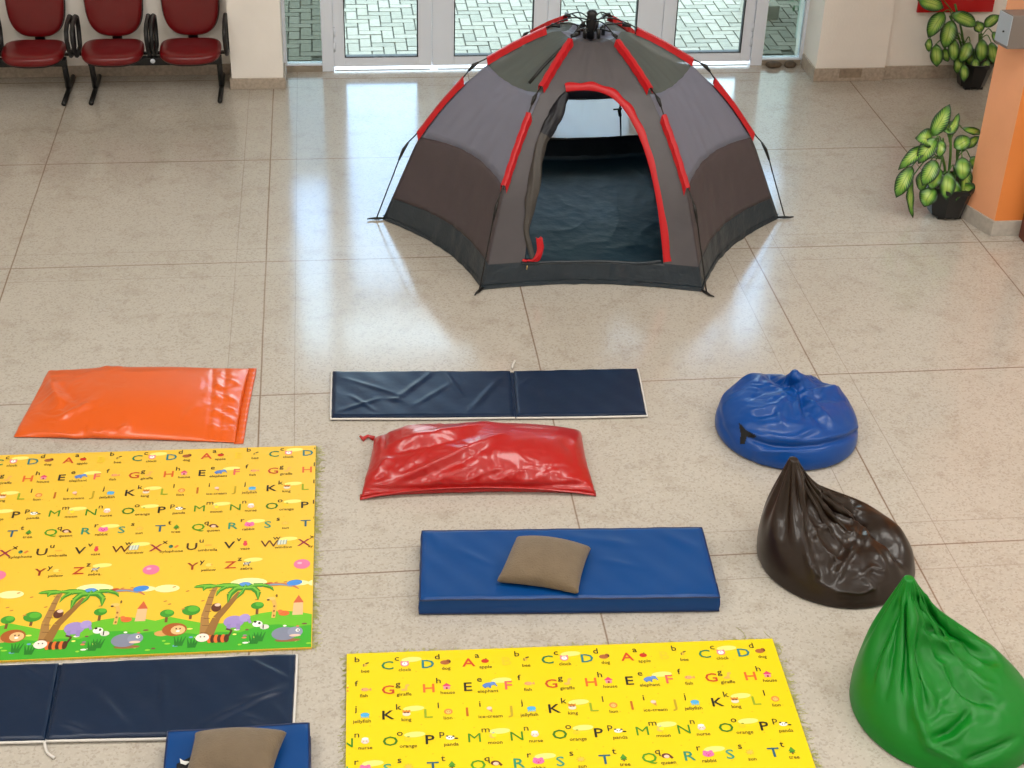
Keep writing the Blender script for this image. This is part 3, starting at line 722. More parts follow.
# stitched end band of the orange pillow and edge flanges
def flange(P, idl, out, w, mat, parent, name, wav=.004):
    """flat stitched border running along rim vertices idl"""
    rows = []
    for i, k in enumerate(idl):
        p = Vector(P[k]); a = Vector(P[idl[max(0, i-1)]]); c = Vector(P[idl[min(len(idl)-1, i+1)]]); t = (c-a); t.z = 0; t.normalize()
        o = Vector((t.y, -t.x, 0))*out
        z1 = max(.006, p.z*.5+wav*math.sin(i*1.3))
        rows.append([p-o*.012-Vector((0, 0, .003)), p+o*w*.5+Vector((0, 0, -p.z*.3+wav*math.sin(i*1.9))), Vector((p.x+o.x*w, p.y+o.y*w, z1))])
    MB().grid(rows, mat).build(name, mat, parent, solid=.004)
flange(OP, [oids[(64, j, True)] for j in range(47)], -1, .035, VOR, op, 'stitched_edge')
flange(RP, [rids[(i, 38, True)] for i in range(69)], -1, .030, VRD, rp_, 'stitched_edge', .002)
kp_ = Vector(RP[rids[(0, 0, True)]])
MB().tube([kp_, kp_+Vector((-.03, .012, .01)), kp_+Vector((-.055, .0, .0)), kp_+Vector((-.07, .015, .01))], [.014, .009, .014, .006], VRD, n=8).build('corner_knot', VRD, rp_)
CUS = M('brown_plush', (112, 96, 76), .85, var=.08, vscale=14, bump=.35, bscale=140, sheen=.15)
BLU = M('blue_vinyl', (0, 62, 124), .36, spec=.3, var=.04, vscale=3, bump=.12, bscale=7, coat=.0)
BLUE_PIPE = M('dark_blue_piping', (8, 34, 78), .4)
def bump_fn(folds):
    def f_(x, y):
        z = 0
        for (ax, ay, bx_, by_, w, h) in folds:
            dx, dy = bx_-ax, by_-ay; L2 = dx*dx+dy*dy; t = ((x-ax)*dx+(y-ay)*dy)/L2; t2 = max(0, min(1, t))
            d = math.hypot(x-ax-dx*t2, y-ay-dy*t2); z += h*math.exp(-(d/w)**2)*math.sin(math.pi*min(1, max(0, .1+t2*.8)))
        return z
    return f_
def mat_slab(corners, H, mat, folds=(), nx=90, ny=40, rnd=.012, sag=.0, seed=0):
    """cushioned slab on the floor: corners TL TR BR BL"""
    TL, TR, BR, BL = [Vector(c) for c in corners]; ff = bump_fn(folds); rs = random.Random(seed)
    ph = [rs.uniform(0, 6) for _ in range(6)]
    def P(u, v): return TL.lerp(TR, u).lerp(BL.lerp(BR, u), v)
    rows = []
    prof = [(0, 0.0), (0, .25), (0, .5), (0, .8), (.15, .95), (.5, 1.0)]
    mb = MB(); top = []
    W = (TR-TL).length; D = (BL-TL).length
    for j in range(ny+1):
        row = []
        for i in range(nx+1):
            u, v = i/nx, j/ny; p = P(u, v); du = min(u, 1-u)*W; dv = min(v, 1-v)*D; d = min(du, dv)
            edge = math.sqrt(max(0, 1-(1-min(1, d/rnd))**2))
            fz = ff(p.x, p.y)*min(1, d/.03)
            z = H-rnd*.6*(1-edge) + fz + .0015*math.sin(p.x*13+ph[0])*math.sin(p.y*17+ph[1]) + .0008*math.sin(p.x*43+p.y*31+ph[2])
            row.append((p.x, p.y, z))
        top.append(row)
    mb.grid(top, mat)
    idx = [(0, i) for i in range(nx)] + [(j, nx) for j in range(ny)] + [(ny, i) for i in range(nx, 0, -1)] + [(j, 0) for j in range(ny, 0, -1)]
    c = P(.5, .5); rows = []
    for k in range(5):
        row = []
        for j, i in idx:
            x, y, z = top[j][i]; d = Vector((x-c.x, y-c.y)).normalized(); bul = .007*math.sin(math.pi*k/4)*min(1, H/.06) + .0015*math.sin((x+y)*60)*math.sin(math.pi*k/4)
            row.append((x+d.x*bul, y+d.y*bul, z*(1-k/4)+.001*(k/4)))
        rows.append(row)
    mb.grid(rows[::-1], mat, closed_u=True)
    mb.add([(P(u, v).x, P(u, v).y, .001) for u, v in ((0, 0), (1, 0), (1, 1), (0, 1))], [(0, 1, 2, 3)], mat)
    rim = [Vector(top[j][i]) for j, i in idx]
    return mb, rim, top
def F3(x0, y0, x1, y1, w, h, z=.03): a = gz(x0, y0, z); c = gz(x1, y1, z); return (a.x, a.y, c.x, c.y, w, h)
def blue_mat(corners, label, seed, folds=()):
    mb, rim, top = mat_slab(corners, .088, BLU, folds, seed=seed)
    c = sum((Vector(q) for q in corners), Vector((0, 0)))/4; o = mb.build('foam_mat', BLU, origin=(c.x, c.y, 0)); tag(o, label, 'mat', 'blue vinyl foam mats')
    MB().tube([p+Vector((0, 0, .0)) for p in rim[::2]], .0042, BLUE_PIPE, n=6, closed=True).build('piping', BLUE_PIPE, o)
    MB().tube([Vector((p.x, p.y, .006)) + (Vector((p.x-c.x, p.y-c.y, 0)).normalized())*.003 for p in rim[::2]], .004, BLUE_PIPE, n=6, closed=True).build('piping', BLUE_PIPE, o)
    return o
H_ = .088
bmt = blue_mat(xy((422, 530, H_), (702, 526.5, H_), (720, 596, H_), (420, 599, H_)), 'long blue vinyl foam mat with one brown cushion, in the middle of the floor', 3,
    [F3(560, 545, 640, 556, .03, .004), F3(600, 570, 640, 578, .02, .003), F3(460, 560, 490, 575, .02, .004), F3(430, 535, 440, 560, .015, .003), F3(650, 540, 700, 560, .03, .003)])
bm2 = blue_mat([(-.70, 4.378), (-.165, 4.378), (-.165, 3.10), (-.70, 3.10)], 'blue vinyl foam mat under a brown cushion, cut by the bottom edge of the photo', 8)
TEAR = M('black_torn_lining', (8, 8, 8), .8)
MB().prism([(-.655, 4.20), (-.60, 4.235), (-.585, 4.21), (-.59, 4.13), (-.65, 4.12)], .088, .0905).build('tear', TEAR, bm2)
MB().prism([(-.645, 4.225), (-.628, 4.21), (-.606, 4.205), (-.62, 4.19), (-.64, 4.20)], .0905, .093).build('foam_scrap', M('white_foam', (225, 225, 220), .8), bm2)
c1, C1, i1 = soft_pillow('cushion', 'brown plush cushion lying tilted on the long blue mat', 'cushion', .38, .33, 36, 32, xy((516, 536, .12), (592, 545, .13), (579, 594, .11), (496, 580, .12)), CUS, 11, Vfrac=.7, puff=.34, base=.096, zscale=1.0, steps=90, group='brown plush cushions', kc=.6)
c2, C2, i2 = soft_pillow('cushion', 'brown plush cushion cut by the bottom edge, below the navy folding mat', 'cushion', .38, .38, 30, 30, xy((194, 733, .12), (288, 732, .12), (272, 783, .12), (180, 786, .12)), CUS, 12, Vfrac=.7, puff=.34, base=.096, steps=90, group='brown plush cushions', kc=.6)
# ---- navy folding mats
NVY = M('navy_nylon', (12, 33, 60), .36, spec=.3, var=.06, vscale=5, bump=.25, bscale=9)
WPI = M('white_piping', (214, 210, 204), .6)
def navy_mat(parts, label, folds, straps, seed):
    allc = [Vector(c) for q in parts for c in q]; c = sum(allc, Vector((0, 0)))/len(allc)
    root = empty('folding_mat', (c.x, c.y, 0), label, 'folding mat', 'navy folding mats')
    for n_, q in enumerate(parts):
        mb, rim, top = mat_slab(q, .028, NVY, folds, nx=80, ny=44, rnd=.01, seed=seed+n_)
        o = mb.build('mat_panel', NVY, root)
        cc = Vector((sum(v[0] for v in q)/4, sum(v[1] for v in q)/4, 0)); m_ = len(rim); k0 = (80 if n_ == 1 else 0)+0
        pp = [Vector((p.x, p.y, .012)) + (Vector((p.x, p.y, 0))-cc).normalized()*.008 for p in rim]
        if n_ == 0: pp = pp[124:]+pp[:81]          # round the three outer sides only
        else: pp = pp[:205]
        MB().tube(pp[::2], .006, WPI, n=6).build('piping', WPI, o)
    qa, qb = parts[0], parts[1]; MB().add([(qa[1][0]-.004, qa[1][1], .010), (qb[0][0]+.004, qb[0][1], .010), (qb[3][0]+.004, qb[3][1], .010), (qa[2][0]-.004, qa[2][1], .010)], [(3, 2, 1, 0)], NVY).build('fold_hinge', NVY, root, solid=.006)
    for s in straps: MB().tube(dens([Vector(p) for p in s], 4), .006, WPI, n=6).build('tie_strap', WPI, root)
    return root
z_ = .028
q = xy((333, 370.5, z_), (510, 370, z_), (514, 415, z_), (332, 416, z_)); q2 = xy((514, 370, z_), (637, 367.5, z_), (646, 413, z_), (517.5, 415, z_))
sp = gz(512, 370)
navy_mat([q, q2], 'navy folding mat with white edge lying behind the red floor pillow', [F3(342, 410, 380, 398, .012, .006), F3(345, 378, 400, 395, .014, .004), F3(395, 400, 432, 372, .014, .008), F3(415, 405, 452, 382, .012, .005), F3(350, 395, 375, 410, .012, .006), F3(445, 372, 462, 395, .012, .006), F3(470, 410, 500, 378, .014, .006), F3(388, 398, 400, 400, .012, .006), F3(520, 385, 530, 378, .01, .004)],
    [[(sp.x, sp.y, .012), (sp.x+.01, sp.y+.04, .01), (sp.x+.025, sp.y+.08, .008)]], 20)
q = xy((-112, 668, z_), (58, 662, z_), (44, 738, z_), (-160, 742, z_)); q2 = xy((62.5, 662, z_), (295, 653, z_), (291, 731, z_), (47.5, 737.5, z_))
s0 = gz(45, 741)
navy_mat([q, q2], 'navy folding mat with white edge lying below the left yellow play mat', [F3(95, 690, 128, 728, .016, .006), F3(163, 660, 165, 725, .014, .005), F3(200, 725, 290, 684, .016, .007), F3(240, 700, 285, 690, .014, .006), F3(250, 660, 290, 680, .014, .006), F3(60, 720, 90, 733, .014, .006), F3(235, 712, 270, 725, .014, .005), F3(20, 665, 45, 680, .014, .005), F3(270, 700, 290, 725, .012, .004)],
    [[(s0.x, s0.y, .012), (s0.x+.005, s0.y-.03, .008), (s0.x+.02, s0.y-.07, .007), (s0.x+.05, s0.y-.10, .007)]], 30)
# ================================================================== PLAY MATS
_tc = {}
def text_geo(s, bold=0.0):
    key = (s, bold)
    if key not in _tc:
        cu = bpy.data.curves.new('t', 'FONT'); cu.body = s; cu.size = 1; cu.resolution_u = 2; cu.offset = bold
        o = bpy.data.objects.new('t', cu); COL.objects.link(o); dg = bpy.context.evaluated_depsgraph_get(); dg.update()
        me = bpy.data.meshes.new_from_object(o.evaluated_get(dg)); v = [tuple(p.co) for p in me.vertices]; f_ = [tuple(p.vertices) for p in me.polygons]
        bpy.data.objects.remove(o); bpy.data.curves.remove(cu); bpy.data.meshes.remove(me)
        _tc[key] = (v, f_, min(p[0] for p in v), max(p[0] for p in v))
    return _tc[key]
_ink = {}
def ink(rgb):
    if rgb not in _ink: _ink[rgb] = M('print_ink', rgb, .4)
    return _ink[rgb]
class Print:
    def __init__(s, x0, x1, y0, y1, z): s.mb = MB(); s.b = (x0, x1, y0, y1); s.z = z; s.c = 0
    def put(s, vs, fs, rgb, layer):
        x0, x1, y0, y1 = s.b; s.c += 1; dz = (s.c % 40)*4e-6
        for f_ in fs:
            poly = [vs[i] for i in f_]
            for ax, lim, sg in ((0, x0, 1), (0, x1, -1), (1, y0, 1), (1, y1, -1)):
                out = []
                for i in range(len(poly)):
                    a, c = poly[i], poly[(i+1) % len(poly)]; da = (a[ax]-lim)*sg; dc = (c[ax]-lim)*sg
                    if da >= 0: out.append(a)
                    if (da >= 0) != (dc >= 0): t = da/(da-dc); out.append((a[0]+(c[0]-a[0])*t, a[1]+(c[1]-a[1])*t))
                poly = out
                if len(poly) < 3: break
            if len(poly) >= 3: s.mb.add([(p[0], p[1], s.z+layer*.0002+dz) for p in poly], [tuple(range(len(poly)))], ink(rgb))
    def text(s, t, x, y, size, rgb, layer=6, sx=1.0, bold=0.0, shear=0):
        v, f_, a, c = text_geo(t, bold)
        if x+(c-a)*size < s.b[0] or x > s.b[1]: return
        s.put([(x+(p[0]-a)*size*sx+p[1]*size*shear, y+p[1]*size) for p in v], f_, rgb, layer)
    def ell(s, x, y, rx, ry, rgb, layer=3, rot=0, n=18):
        c, q = math.cos(rot), math.sin(rot)
        s.put([(x+rx*math.cos(a)*c-ry*math.sin(a)*q, y+rx*math.cos(a)*q+ry*math.sin(a)*c) for a in [2*math.pi*k/n for k in range(n)]], [tuple(range(n))], rgb, layer)
    def poly(s, pts, rgb, layer=3):
        # ear-safe: fan from centroid for star-shaped outlines
        n = len(pts); cx = sum(p[0] for p in pts)/n; cy = sum(p[1] for p in pts)/n
        s.put(list(pts)+[(cx, cy)], [(i, (i+1) % n, n) for i in range(n)], rgb, layer)
    def stroke(s, pts, w, rgb, layer=3):
        for i in range(len(pts)-1):
            (ax, ay), (bx_, by_) = pts[i], pts[i+1]; L = math.hypot(bx_-ax, by_-ay) or 1; wa = w[i] if isinstance(w, list) else w; wb = w[i+1] if isinstance(w, list) else w
            nx, ny = -(by_-ay)/L, (bx_-ax)/L
            s.put([(ax+nx*wa, ay+ny*wa), (ax-nx*wa, ay-ny*wa), (bx_-nx*wb, by_-ny*wb), (bx_+nx*wb, by_+ny*wb)], [(0, 1, 2, 3)], rgb, layer)
K = (34, 26, 16)
CAP = {'A': (208, 70, 30), 'B': (238, 200, 40), 'C': (20, 120, 80), 'D': (20, 120, 130), 'E': (20, 20, 20), 'F': (226, 96, 90), 'G': (196, 70, 30), 'H': (226, 104, 40), 'I': (190, 100, 20), 'J': (190, 160, 30), 'K': (20, 16, 14), 'L': (150, 170, 30), 'M': (70, 140, 20), 'N': (50, 130, 20), 'O': (50, 120, 20), 'P': (24, 24, 16), 'Q': (80, 150, 20), 'R': (30, 140, 110), 'S': (60, 150, 120), 'T': (20, 90, 120), 'U': (60, 40, 20), 'V': (40, 30, 20), 'W': (90, 30, 20), 'X': (150, 30, 60), 'Y': (150, 50, 20), 'Z': (190, 60, 30)}
WORD = dict(A='apple', B='bee', C='clock', D='dog', E='elephant', F='fish', G='giraffe', H='house', I='ice-cream', J='jellyfish', K='king', L='lion', M='moon', N='nurse', O='orange', P='panda', Q='queen', R='rabbit', S='sun', T='tree', U='umbrella', V='vase', W='window', X='xylophone', Y='yellow', Z='zebra')
def pic(p, ch, x, y):
    """small printed picture centred at x, y"""
    e = p.ell; W_ = (250, 245, 235); Pk = (236, 130, 150)
    if ch == 'A': e(x, y, .016, .012, (200, 50, 20)); e(x+.004, y+.013, .004, .003, (60, 120, 30), 4)
    elif ch == 'B': e(x, y, .010, .008, (220, 180, 60)); p.stroke([(x-.004, y+.008), (x-.004, y-.008)], .0015, K, 4); e(x+.01, y+.012, .009, .004, (90, 70, 30), 3, .4)
    elif ch == 'C': e(x, y, .018, .016, Pk); e(x, y, .012, .011, W_, 4); p.stroke([(x, y), (x, y+.008)], .001, K, 5); e(x-.013, y+.013, .005, .004, Pk, 4); e(x+.013, y+.013, .005, .004, Pk, 4)
    elif ch == 'D': e(x, y, .020, .013, (170, 96, 50)); e(x+.014, y+.008, .009, .009, (150, 80, 36), 4); e(x+.020, y+.004, .004, .008, (90, 44, 20), 5)
    elif ch == 'E': e(x, y, .022, .013, (90, 130, 200), 3, .3); e(x+.022, y+.008, .012, .010, (100, 140, 210), 4); p.stroke([(x+.03, y+.005), (x+.038, y-.008)], .003, (90, 130, 200)); p.stroke([(x-.01, y-.005), (x-.01, y-.018)], .004, (80, 120, 190)); p.stroke([(x+.01, y-.005), (x+.01, y-.018)], .004, (80, 120, 190))
    elif ch == 'F': e(x, y, .016, .010, (240, 160, 110)); p.poly([(x+.014, y), (x+.026, y+.009), (x+.026, y-.009)], (240, 150, 100)); e(x-.009, y+.002, .002, .002, K, 5)
    elif ch == 'G': p.stroke([(x, y-.015), (x+.004, y+.014)], .005, (240, 180, 90)); e(x+.008, y+.016, .009, .005, (240, 180, 90), 4); e(x-.006, y-.010, .014, .007, (240, 180, 90), 4)
    elif ch == 'H': p.poly([(x-.020, y+.002), (x, y+.020), (x+.020, y+.002)], (220, 60, 110), 4); p.poly([(x-.013, y+.003), (x+.013, y+.003), (x+.013, y-.016), (x-.013, y-.016)], (240, 150, 160)); p.poly([(x-.004, y-.004), (x+.004, y-.004), (x+.004, y-.016), (x-.004, y-.016)], (150, 60, 60), 5)
    elif ch == 'I': p.poly([(x-.008, y+.002), (x+.010, y+.004), (x+.008, y-.016)], (210, 150, 80)); e(x-.002, y+.010, .011, .009, (250, 200, 190), 4)
    elif ch == 'J': e(x, y, .018, .012, (80, 170, 220)); [p.stroke([(x-.012+.008*k, y-.004), (x-.014+.009*k, y-.018)], .002, (90, 180, 230)) for k in range(4)]
    elif ch == 'K': e(x, y-.004, .016, .012, (245, 215, 190)); p.poly([(x-.015, y+.004), (x-.016, y+.018), (x-.006, y+.010), (x, y+.020), (x+.006, y+.010), (x+.016, y+.018), (x+.015, y+.004)], (240, 150, 40), 4); e(x-.006, y+.003, .006, .003, (80, 30, 30), 5); e(x+.006, y+.003, .006, .003, (80, 30, 30), 5)
    elif ch == 'L': e(x, y, .017, .016, (230, 140, 60)); e(x, y-.002, .010, .010, (245, 190, 110), 4); e(x-.004, y, .0015, .002, K, 5); e(x+.004, y, .0015, .002, K, 5)
    elif ch == 'M': e(x, y, .013, .013, (245, 190, 90)); e(x+.007, y+.004, .010, .011, (250, 225, 40), 4); e(x+.004, y+.016, .006, .003, (130, 170, 180), 4)
    elif ch == 'N': e(x, y, .016, .015, (250, 215, 195)); e(x, y+.012, .013, .007, W_, 4); e(x-.005, y-.001, .0016, .0022, K, 5); e(x+.005, y-.001, .0016, .0022, K, 5); e(x-.009, y-.006, .003, .002, Pk, 5); e(x+.009, y-.006, .003, .002, Pk, 5)
    elif ch == 'O': e(x, y, .014, .012, (248, 200, 30)); e(x+.004, y+.013, .006, .003, (100, 150, 40), 4)
    elif ch == 'P': e(x, y, .017, .011, W_); e(x-.011, y+.009, .005, .004, K, 4); e(x+.013, y+.007, .005, .004, K, 4); e(x-.004, y, .003, .003, K, 5); e(x+.006, y, .003, .003, K, 5); e(x+.024, y-.005, .008, .004, K, 4)
    elif ch == 'Q': e(x, y, .018, .013, (100, 40, 30)); e(x+.002, y-.004, .011, .009, (245, 205, 180), 4); p.stroke([(x+.014, y), (x+.024, y-.014)], .005, (100, 40, 30))
    elif ch == 'R': e(x, y, .023, .015, (236, 110, 170)); e(x-.012, y+.013, .008, .006, (236, 110, 170), 4); e(x+.012, y+.013, .008, .006, (236, 110, 170), 4); e(x-.007, y, .002, .002, K, 5); e(x+.007, y, .002, .002, K, 5); e(x, y-.006, .004, .003, (200, 30, 80), 5)
    elif ch == 'S': e(x, y, .011, .009, (245, 190, 80)); [p.stroke([(x+.012*math.cos(a), y+.010*math.sin(a)), (x+.018*math.cos(a), y+.015*math.sin(a))], .0015, (240, 160, 70)) for a in [k*math.pi/4 for k in range(8)]]
    elif ch == 'T': p.poly([(x-.015, y-.004), (x, y+.020), (x+.015, y-.004)], (80, 150, 40), 4); p.poly([(x-.013, y-.012), (x, y+.008), (x+.013, y-.012)], (60, 130, 30), 3); p.stroke([(x, y-.010), (x, y-.020)], .003, (120, 70, 30))
    elif ch == 'U': e(x, y, .018, .005, (240, 170, 60)); 
    elif ch == 'V': e(x, y-.002, .010, .014, (220, 60, 80)); p.poly([(x-.005, y+.010), (x-.008, y+.020), (x+.008, y+.020), (x+.005, y+.010)], (220, 60, 80), 4)
    elif ch == 'W': p.poly([(x-.020, y-.016), (x-.016, y+.016), (x+.024, y+.020), (x+.020, y-.014)], (215, 220, 200)); [p.stroke([(x-.020+.013*k, y-.016), (x-.016+.013*k, y+.018)], .0015, (150, 160, 150), 4) for k in range(4)]
    elif ch == 'X': e(x, y, .010, .012, (60, 130, 90)); e(x+.003, y+.004, .005, .005, (40, 50, 60), 4); p.stroke([(x+.018, y-.010), (x+.032, y+.006)], .006, (226, 130, 50), 4)
    elif ch == 'Y': e(x, y, .014, .012, (250, 215, 110)); e(x+.013, y, .005, .003, (240, 150, 60), 4)
    elif ch == 'Z': e(x, y, .014, .009, W_); [p.stroke([(x-.010+.006*k, y-.009), (x-.007+.006*k, y+.009)], .0016, K, 4) for k in range(4)]; p.stroke([(x+.010, y), (x+.018, y+.012)], .004, (120, 130, 130), 4); p.stroke([(x-.01, y-.007), (x-.012, y-.02)], .002, K); p.stroke([(x+.01, y-.007), (x+.012, y-.02)], .002, K)
def row_of(p, x0, y, letters):
    for k, ch in enumerate(letters):
        if ch == ' ': continue
        x = x0+k*.166; h = .062
        if ch in 'CEMKORWZ': p.ell(x+.125+(.03 if ch == 'E' else 0), y+.055, .042, .015, (252, 234, 128), 1, .05)
        p.text(ch, x, y, h*1.12, CAP[ch], 6, 1.12, 0 if ch in 'MNW' else .012)
        p.text(ch.lower(), x+.055, y+.050-(.01 if ch in 'GPQY' else 0), .046, K, 7, 1.05, 0 if ch in 'MNW' else .006)
        pic(p, ch, x+.096, y+.030)
        wd_ = WORD[ch]; w = .024*.55*len(wd_)
        p.text(wd_, x+.098-w*.42, y-.014, .026, (70, 50, 10), 7, .95, .006)
ROWS = ['CDAB', 'GHEF', 'KLIJ', 'OPMN', 'STQR', 'WXUV', '  YZ']
ROFF = [0, 0, 0, 0, 0, -.012, .0]
PER = .662
def jungle(p, x0, yb):
    """one repeat of the printed landscape: x0 left edge, yb bottom"""
    G1, G2, G3 = (104, 190, 40), (60, 170, 40), (30, 120, 30)
    e = p.ell; s = p.stroke
    hill = [(0, .15), (.06, .165), (.12, .15), (.2, .13), (.28, .125), (.36, .145), (.44, .165), (.52, .175), (.60, .165), (PER, .15)]
    for i in range(len(hill)-1):
        (a, h1), (c, h2) = hill[i], hill[i+1]; p.put([(x0+a, yb), (x0+c, yb), (x0+c, yb+h2), (x0+a, yb+h1)], [(0, 1, 2, 3)], G1, 1)
        p.put([(x0+a, yb), (x0+c, yb), (x0+c, yb+h2*.62+.01*math.sin(c*30)), (x0+a, yb+h1*.62+.01*math.sin(a*30))], [(0, 1, 2, 3)], G2, 2)
    for (a, h, r) in ((.045, .17, .028), (.145, .18, .036), (.425, .19, .026)):
        s([(x0+a, yb+h-.03), (x0+a, yb+h)], .005, (120, 80, 40), 2); e(x0+a, yb+h+.012, r, r*.7, (60, 150, 40), 3); e(x0+a+.008, yb+h+.018, r*.6, r*.4, (90, 180, 50), 4)
    T = (168, 124, 66)
    s([(x0+.215, yb+.06), (x0+.205, yb+.16), (x0+.225, yb+.26), (x0+.240, yb+.33)], [.020, .013, .010, .008], T, 4)
    s([(x0+.225, yb+.06), (x0+.255, yb+.15), (x0+.305, yb+.215), (x0+.345, yb+.27)], [.018, .014, .011, .008], (150, 106, 50), 4)
    for k in range(7): s([(x0+.195+k*.003, yb+.085+k*.033), (x0+.225+k*.002, yb+.083+k*.033)], .0015, (110, 74, 34), 5)
    def fronds(cx, cy, L, col=(64, 150, 34)):
        for F_, wd_ in (([(0, 0), (-.035, .020), (-.075, .018), (-.105, -.006), (-.115, -.03)], .010), ([(0, 0), (-.035, .002), (-.058, -.022), (-.065, -.062)], .012), ([(0, 0), (.035, .020), (.075, .020), (.108, .002), (.12, -.015)], .010), ([(0, 0), (.035, .002), (.056, -.018), (.058, -.055)], .012), ([(0, 0), (-.012, -.02), (-.03, -.045)], .008), ([(0, 0), (.002, .016), (.01, .024)], .010)):
            n_ = len(F_); s([(cx+a*L/.1, cy+b_*L/.1) for a, b_ in F_], [wd_*(.5, 1.1, 1, .7, .1)[k*4//(n_-1)] for k in range(n_)], col, 6)
            s([(cx+a*L/.1, cy+b_*L/.1+.004) for a, b_ in F_], [wd_*.35*(.5, 1, 1, .6, .1)[k*4//(n_-1)] for k in range(n_)], (120, 190, 60), 7)
    fronds(x0+.243, yb+.335, .085); fronds(x0+.365, yb+.285, .105, (56, 140, 36))
    s([(x0+.43, yb+.30), (x0+.47, yb+.312), (x0+.52, yb+.31), (x0+.57, yb+.295), (x0+.6, yb+.275)], [.008, .009, .008, .006, .002], (196, 120, 90), 3)
    s([(x0+.43, yb+.293), (x0+.47, yb+.304), (x0+.52, yb+.302), (x0+.57, yb+.287)], [.004, .004, .003, .002], (120, 160, 190), 4)
    # creatures (plain generic)
    e(x0+.085, yb+.105, .048, .032, (170, 90, 34), 5); e(x0+.100, yb+.102, .028, .022, (240, 190, 130), 6); e(x0+.092, yb+.108, .003, .004, K, 7); e(x0+.108, yb+.108, .003, .004, K, 7); e(x0+.10, yb+.097, .008, .005, W2, 7); e(x0+.035, yb+.09, .03, .014, (214, 160, 90), 4)
    e(x0+.25, yb+.20, .020, .022, (96, 50, 30), 6); e(x0+.255, yb+.212, .012, .008, (235, 200, 180), 7)
    e(x0+.33, yb+.13, .040, .030, (160, 140, 200), 5); e(x0+.375, yb+.145, .022, .020, (172, 152, 212), 6); s([(x0+.39, yb+.14), (x0+.4, yb+.12)], .005, (160, 140, 200), 6); s([(x0+.31, yb+.12), (x0+.31, yb+.092)], .007, (150, 130, 190), 5); s([(x0+.35, yb+.12), (x0+.35, yb+.092)], .007, (150, 130, 190), 5)
    for k in range(6): e(x0+.235+k*.014, yb+.055, .010, .020, (220, 110, 40) if k % 2 == 0 else (80, 40, 20), 6)
    e(x0+.205, yb+.062, .026, .020, (245, 230, 215), 7); e(x0+.197, yb+.066, .003, .003, K, 8); e(x0+.213, yb+.066, .003, .003, K, 8); s([(x0+.31, yb+.06), (x0+.325, yb+.09), (x0+.30, yb+.098)], .004, (80, 50, 30), 6)
    e(x0+.43, yb+.115, .020, .015, W2, 5); e(x0+.42, yb+.125, .006, .005, K, 6); e(x0+.438, yb+.118, .005, .006, K, 6); e(x0+.46, yb+.10, .018, .012, (220, 220, 210), 5); s([(x0+.455, yb+.11), (x0+.455, yb+.092)], .002, K, 6)
    s([(x0+.495, yb+.14), (x0+.500, yb+.20), (x0+.492, yb+.225)], .007, (226, 180, 90), 5); e(x0+.482, yb+.232, .018, .008, (236, 196, 110), 6); e(x0+.470, yb+.226, .006, .004, (70, 50, 40), 7); e(x0+.505, yb+.245, .004, .008, (120, 90, 40), 6)
    for k in range(3): e(x0+.497, yb+.15+k*.022, .004, .005, (150, 90, 40), 7)
    e(x0+.54, yb+.160, .022, .013, (220, 110, 50), 5); e(x0+.523, yb+.170, .010, .008, (226, 120, 60), 6)
    p.poly([(x0+.575, yb+.15), (x0+.58, yb+.21), (x0+.60, yb+.235), (x0+.62, yb+.21), (x0+.62, yb+.15)], (228, 190, 140), 4); p.poly([(x0+.578, yb+.208), (x0+.60, yb+.245), (x0+.623, yb+.208)], (210, 100, 60), 5)
    e(x0+.545, yb+.065, .050, .032, (130, 135, 155), 6); e(x0+.590, yb+.072, .030, .024, (142, 148, 170), 7); e(x0+.600, yb+.078, .008, .008, W2, 8); e(x0+.602, yb+.078, .003, .004, K, 9); e(x0+.59, yb+.055, .022, .006, (236, 200, 180), 8); e(x0+.56, yb+.035, .05, .008, (150, 100, 60), 5)
    for (a, h) in ((.10, .05), (.155, .04), (.41, .045), (.43, .055)):
        for k in range(4): s([(x0+a+k*.006, yb+h-.02), (x0+a-.012+k*.016, yb+h+.022)], [.006, .001], G3, 5)
    for k in range(26):
        rr = random.Random(k*7+3); e(x0+rr.random()*PER, yb+.012+rr.random()*.10, .006+.006*rr.random(), .004, rr.choice([(240, 230, 110), (225, 120, 80), (250, 245, 235), (150, 210, 60), (110, 160, 210), (120, 80, 60), (150, 110, 140)]), 4)
    # sky pieces
    e(x0+.61, yb+.55, .034, .026, (240, 120, 160), 4); e(x0+.60, yb+.557, .010, .006, (250, 180, 200), 5)
    e(x0+.365, yb+.345, .026, .013, (90, 150, 220), 4); e(x0+.58, yb+.345, .032, .015, (70, 140, 220), 4, .15); e(x0+.60, yb+.33, .04, .014, (252, 240, 170), 3); e(x0+.03, yb+.315, .05, .020, (254, 244, 170), 2)
    e(x0+.465, yb+.34, .020, .007, (200, 90, 40), 4, .3); s([(x0+.455, yb+.35), (x0+.475, yb+.328)], .003, (180, 70, 30), 5)
    e(x0+.38, yb+.405, .075, .026, (254, 246, 170), 2)
    for (a, h) in ((.03, .24), (.05, .225), (.11, .20), (.12, .285), (.18, .30), (.19, .235), (.42, .23), (.52, .31), (.50, .385), (.54, .39), (.06, .36)): e(x0+a, yb+h, .008, .003, (200, 130, 60), 4, .3)
W2 = (250, 246, 238)
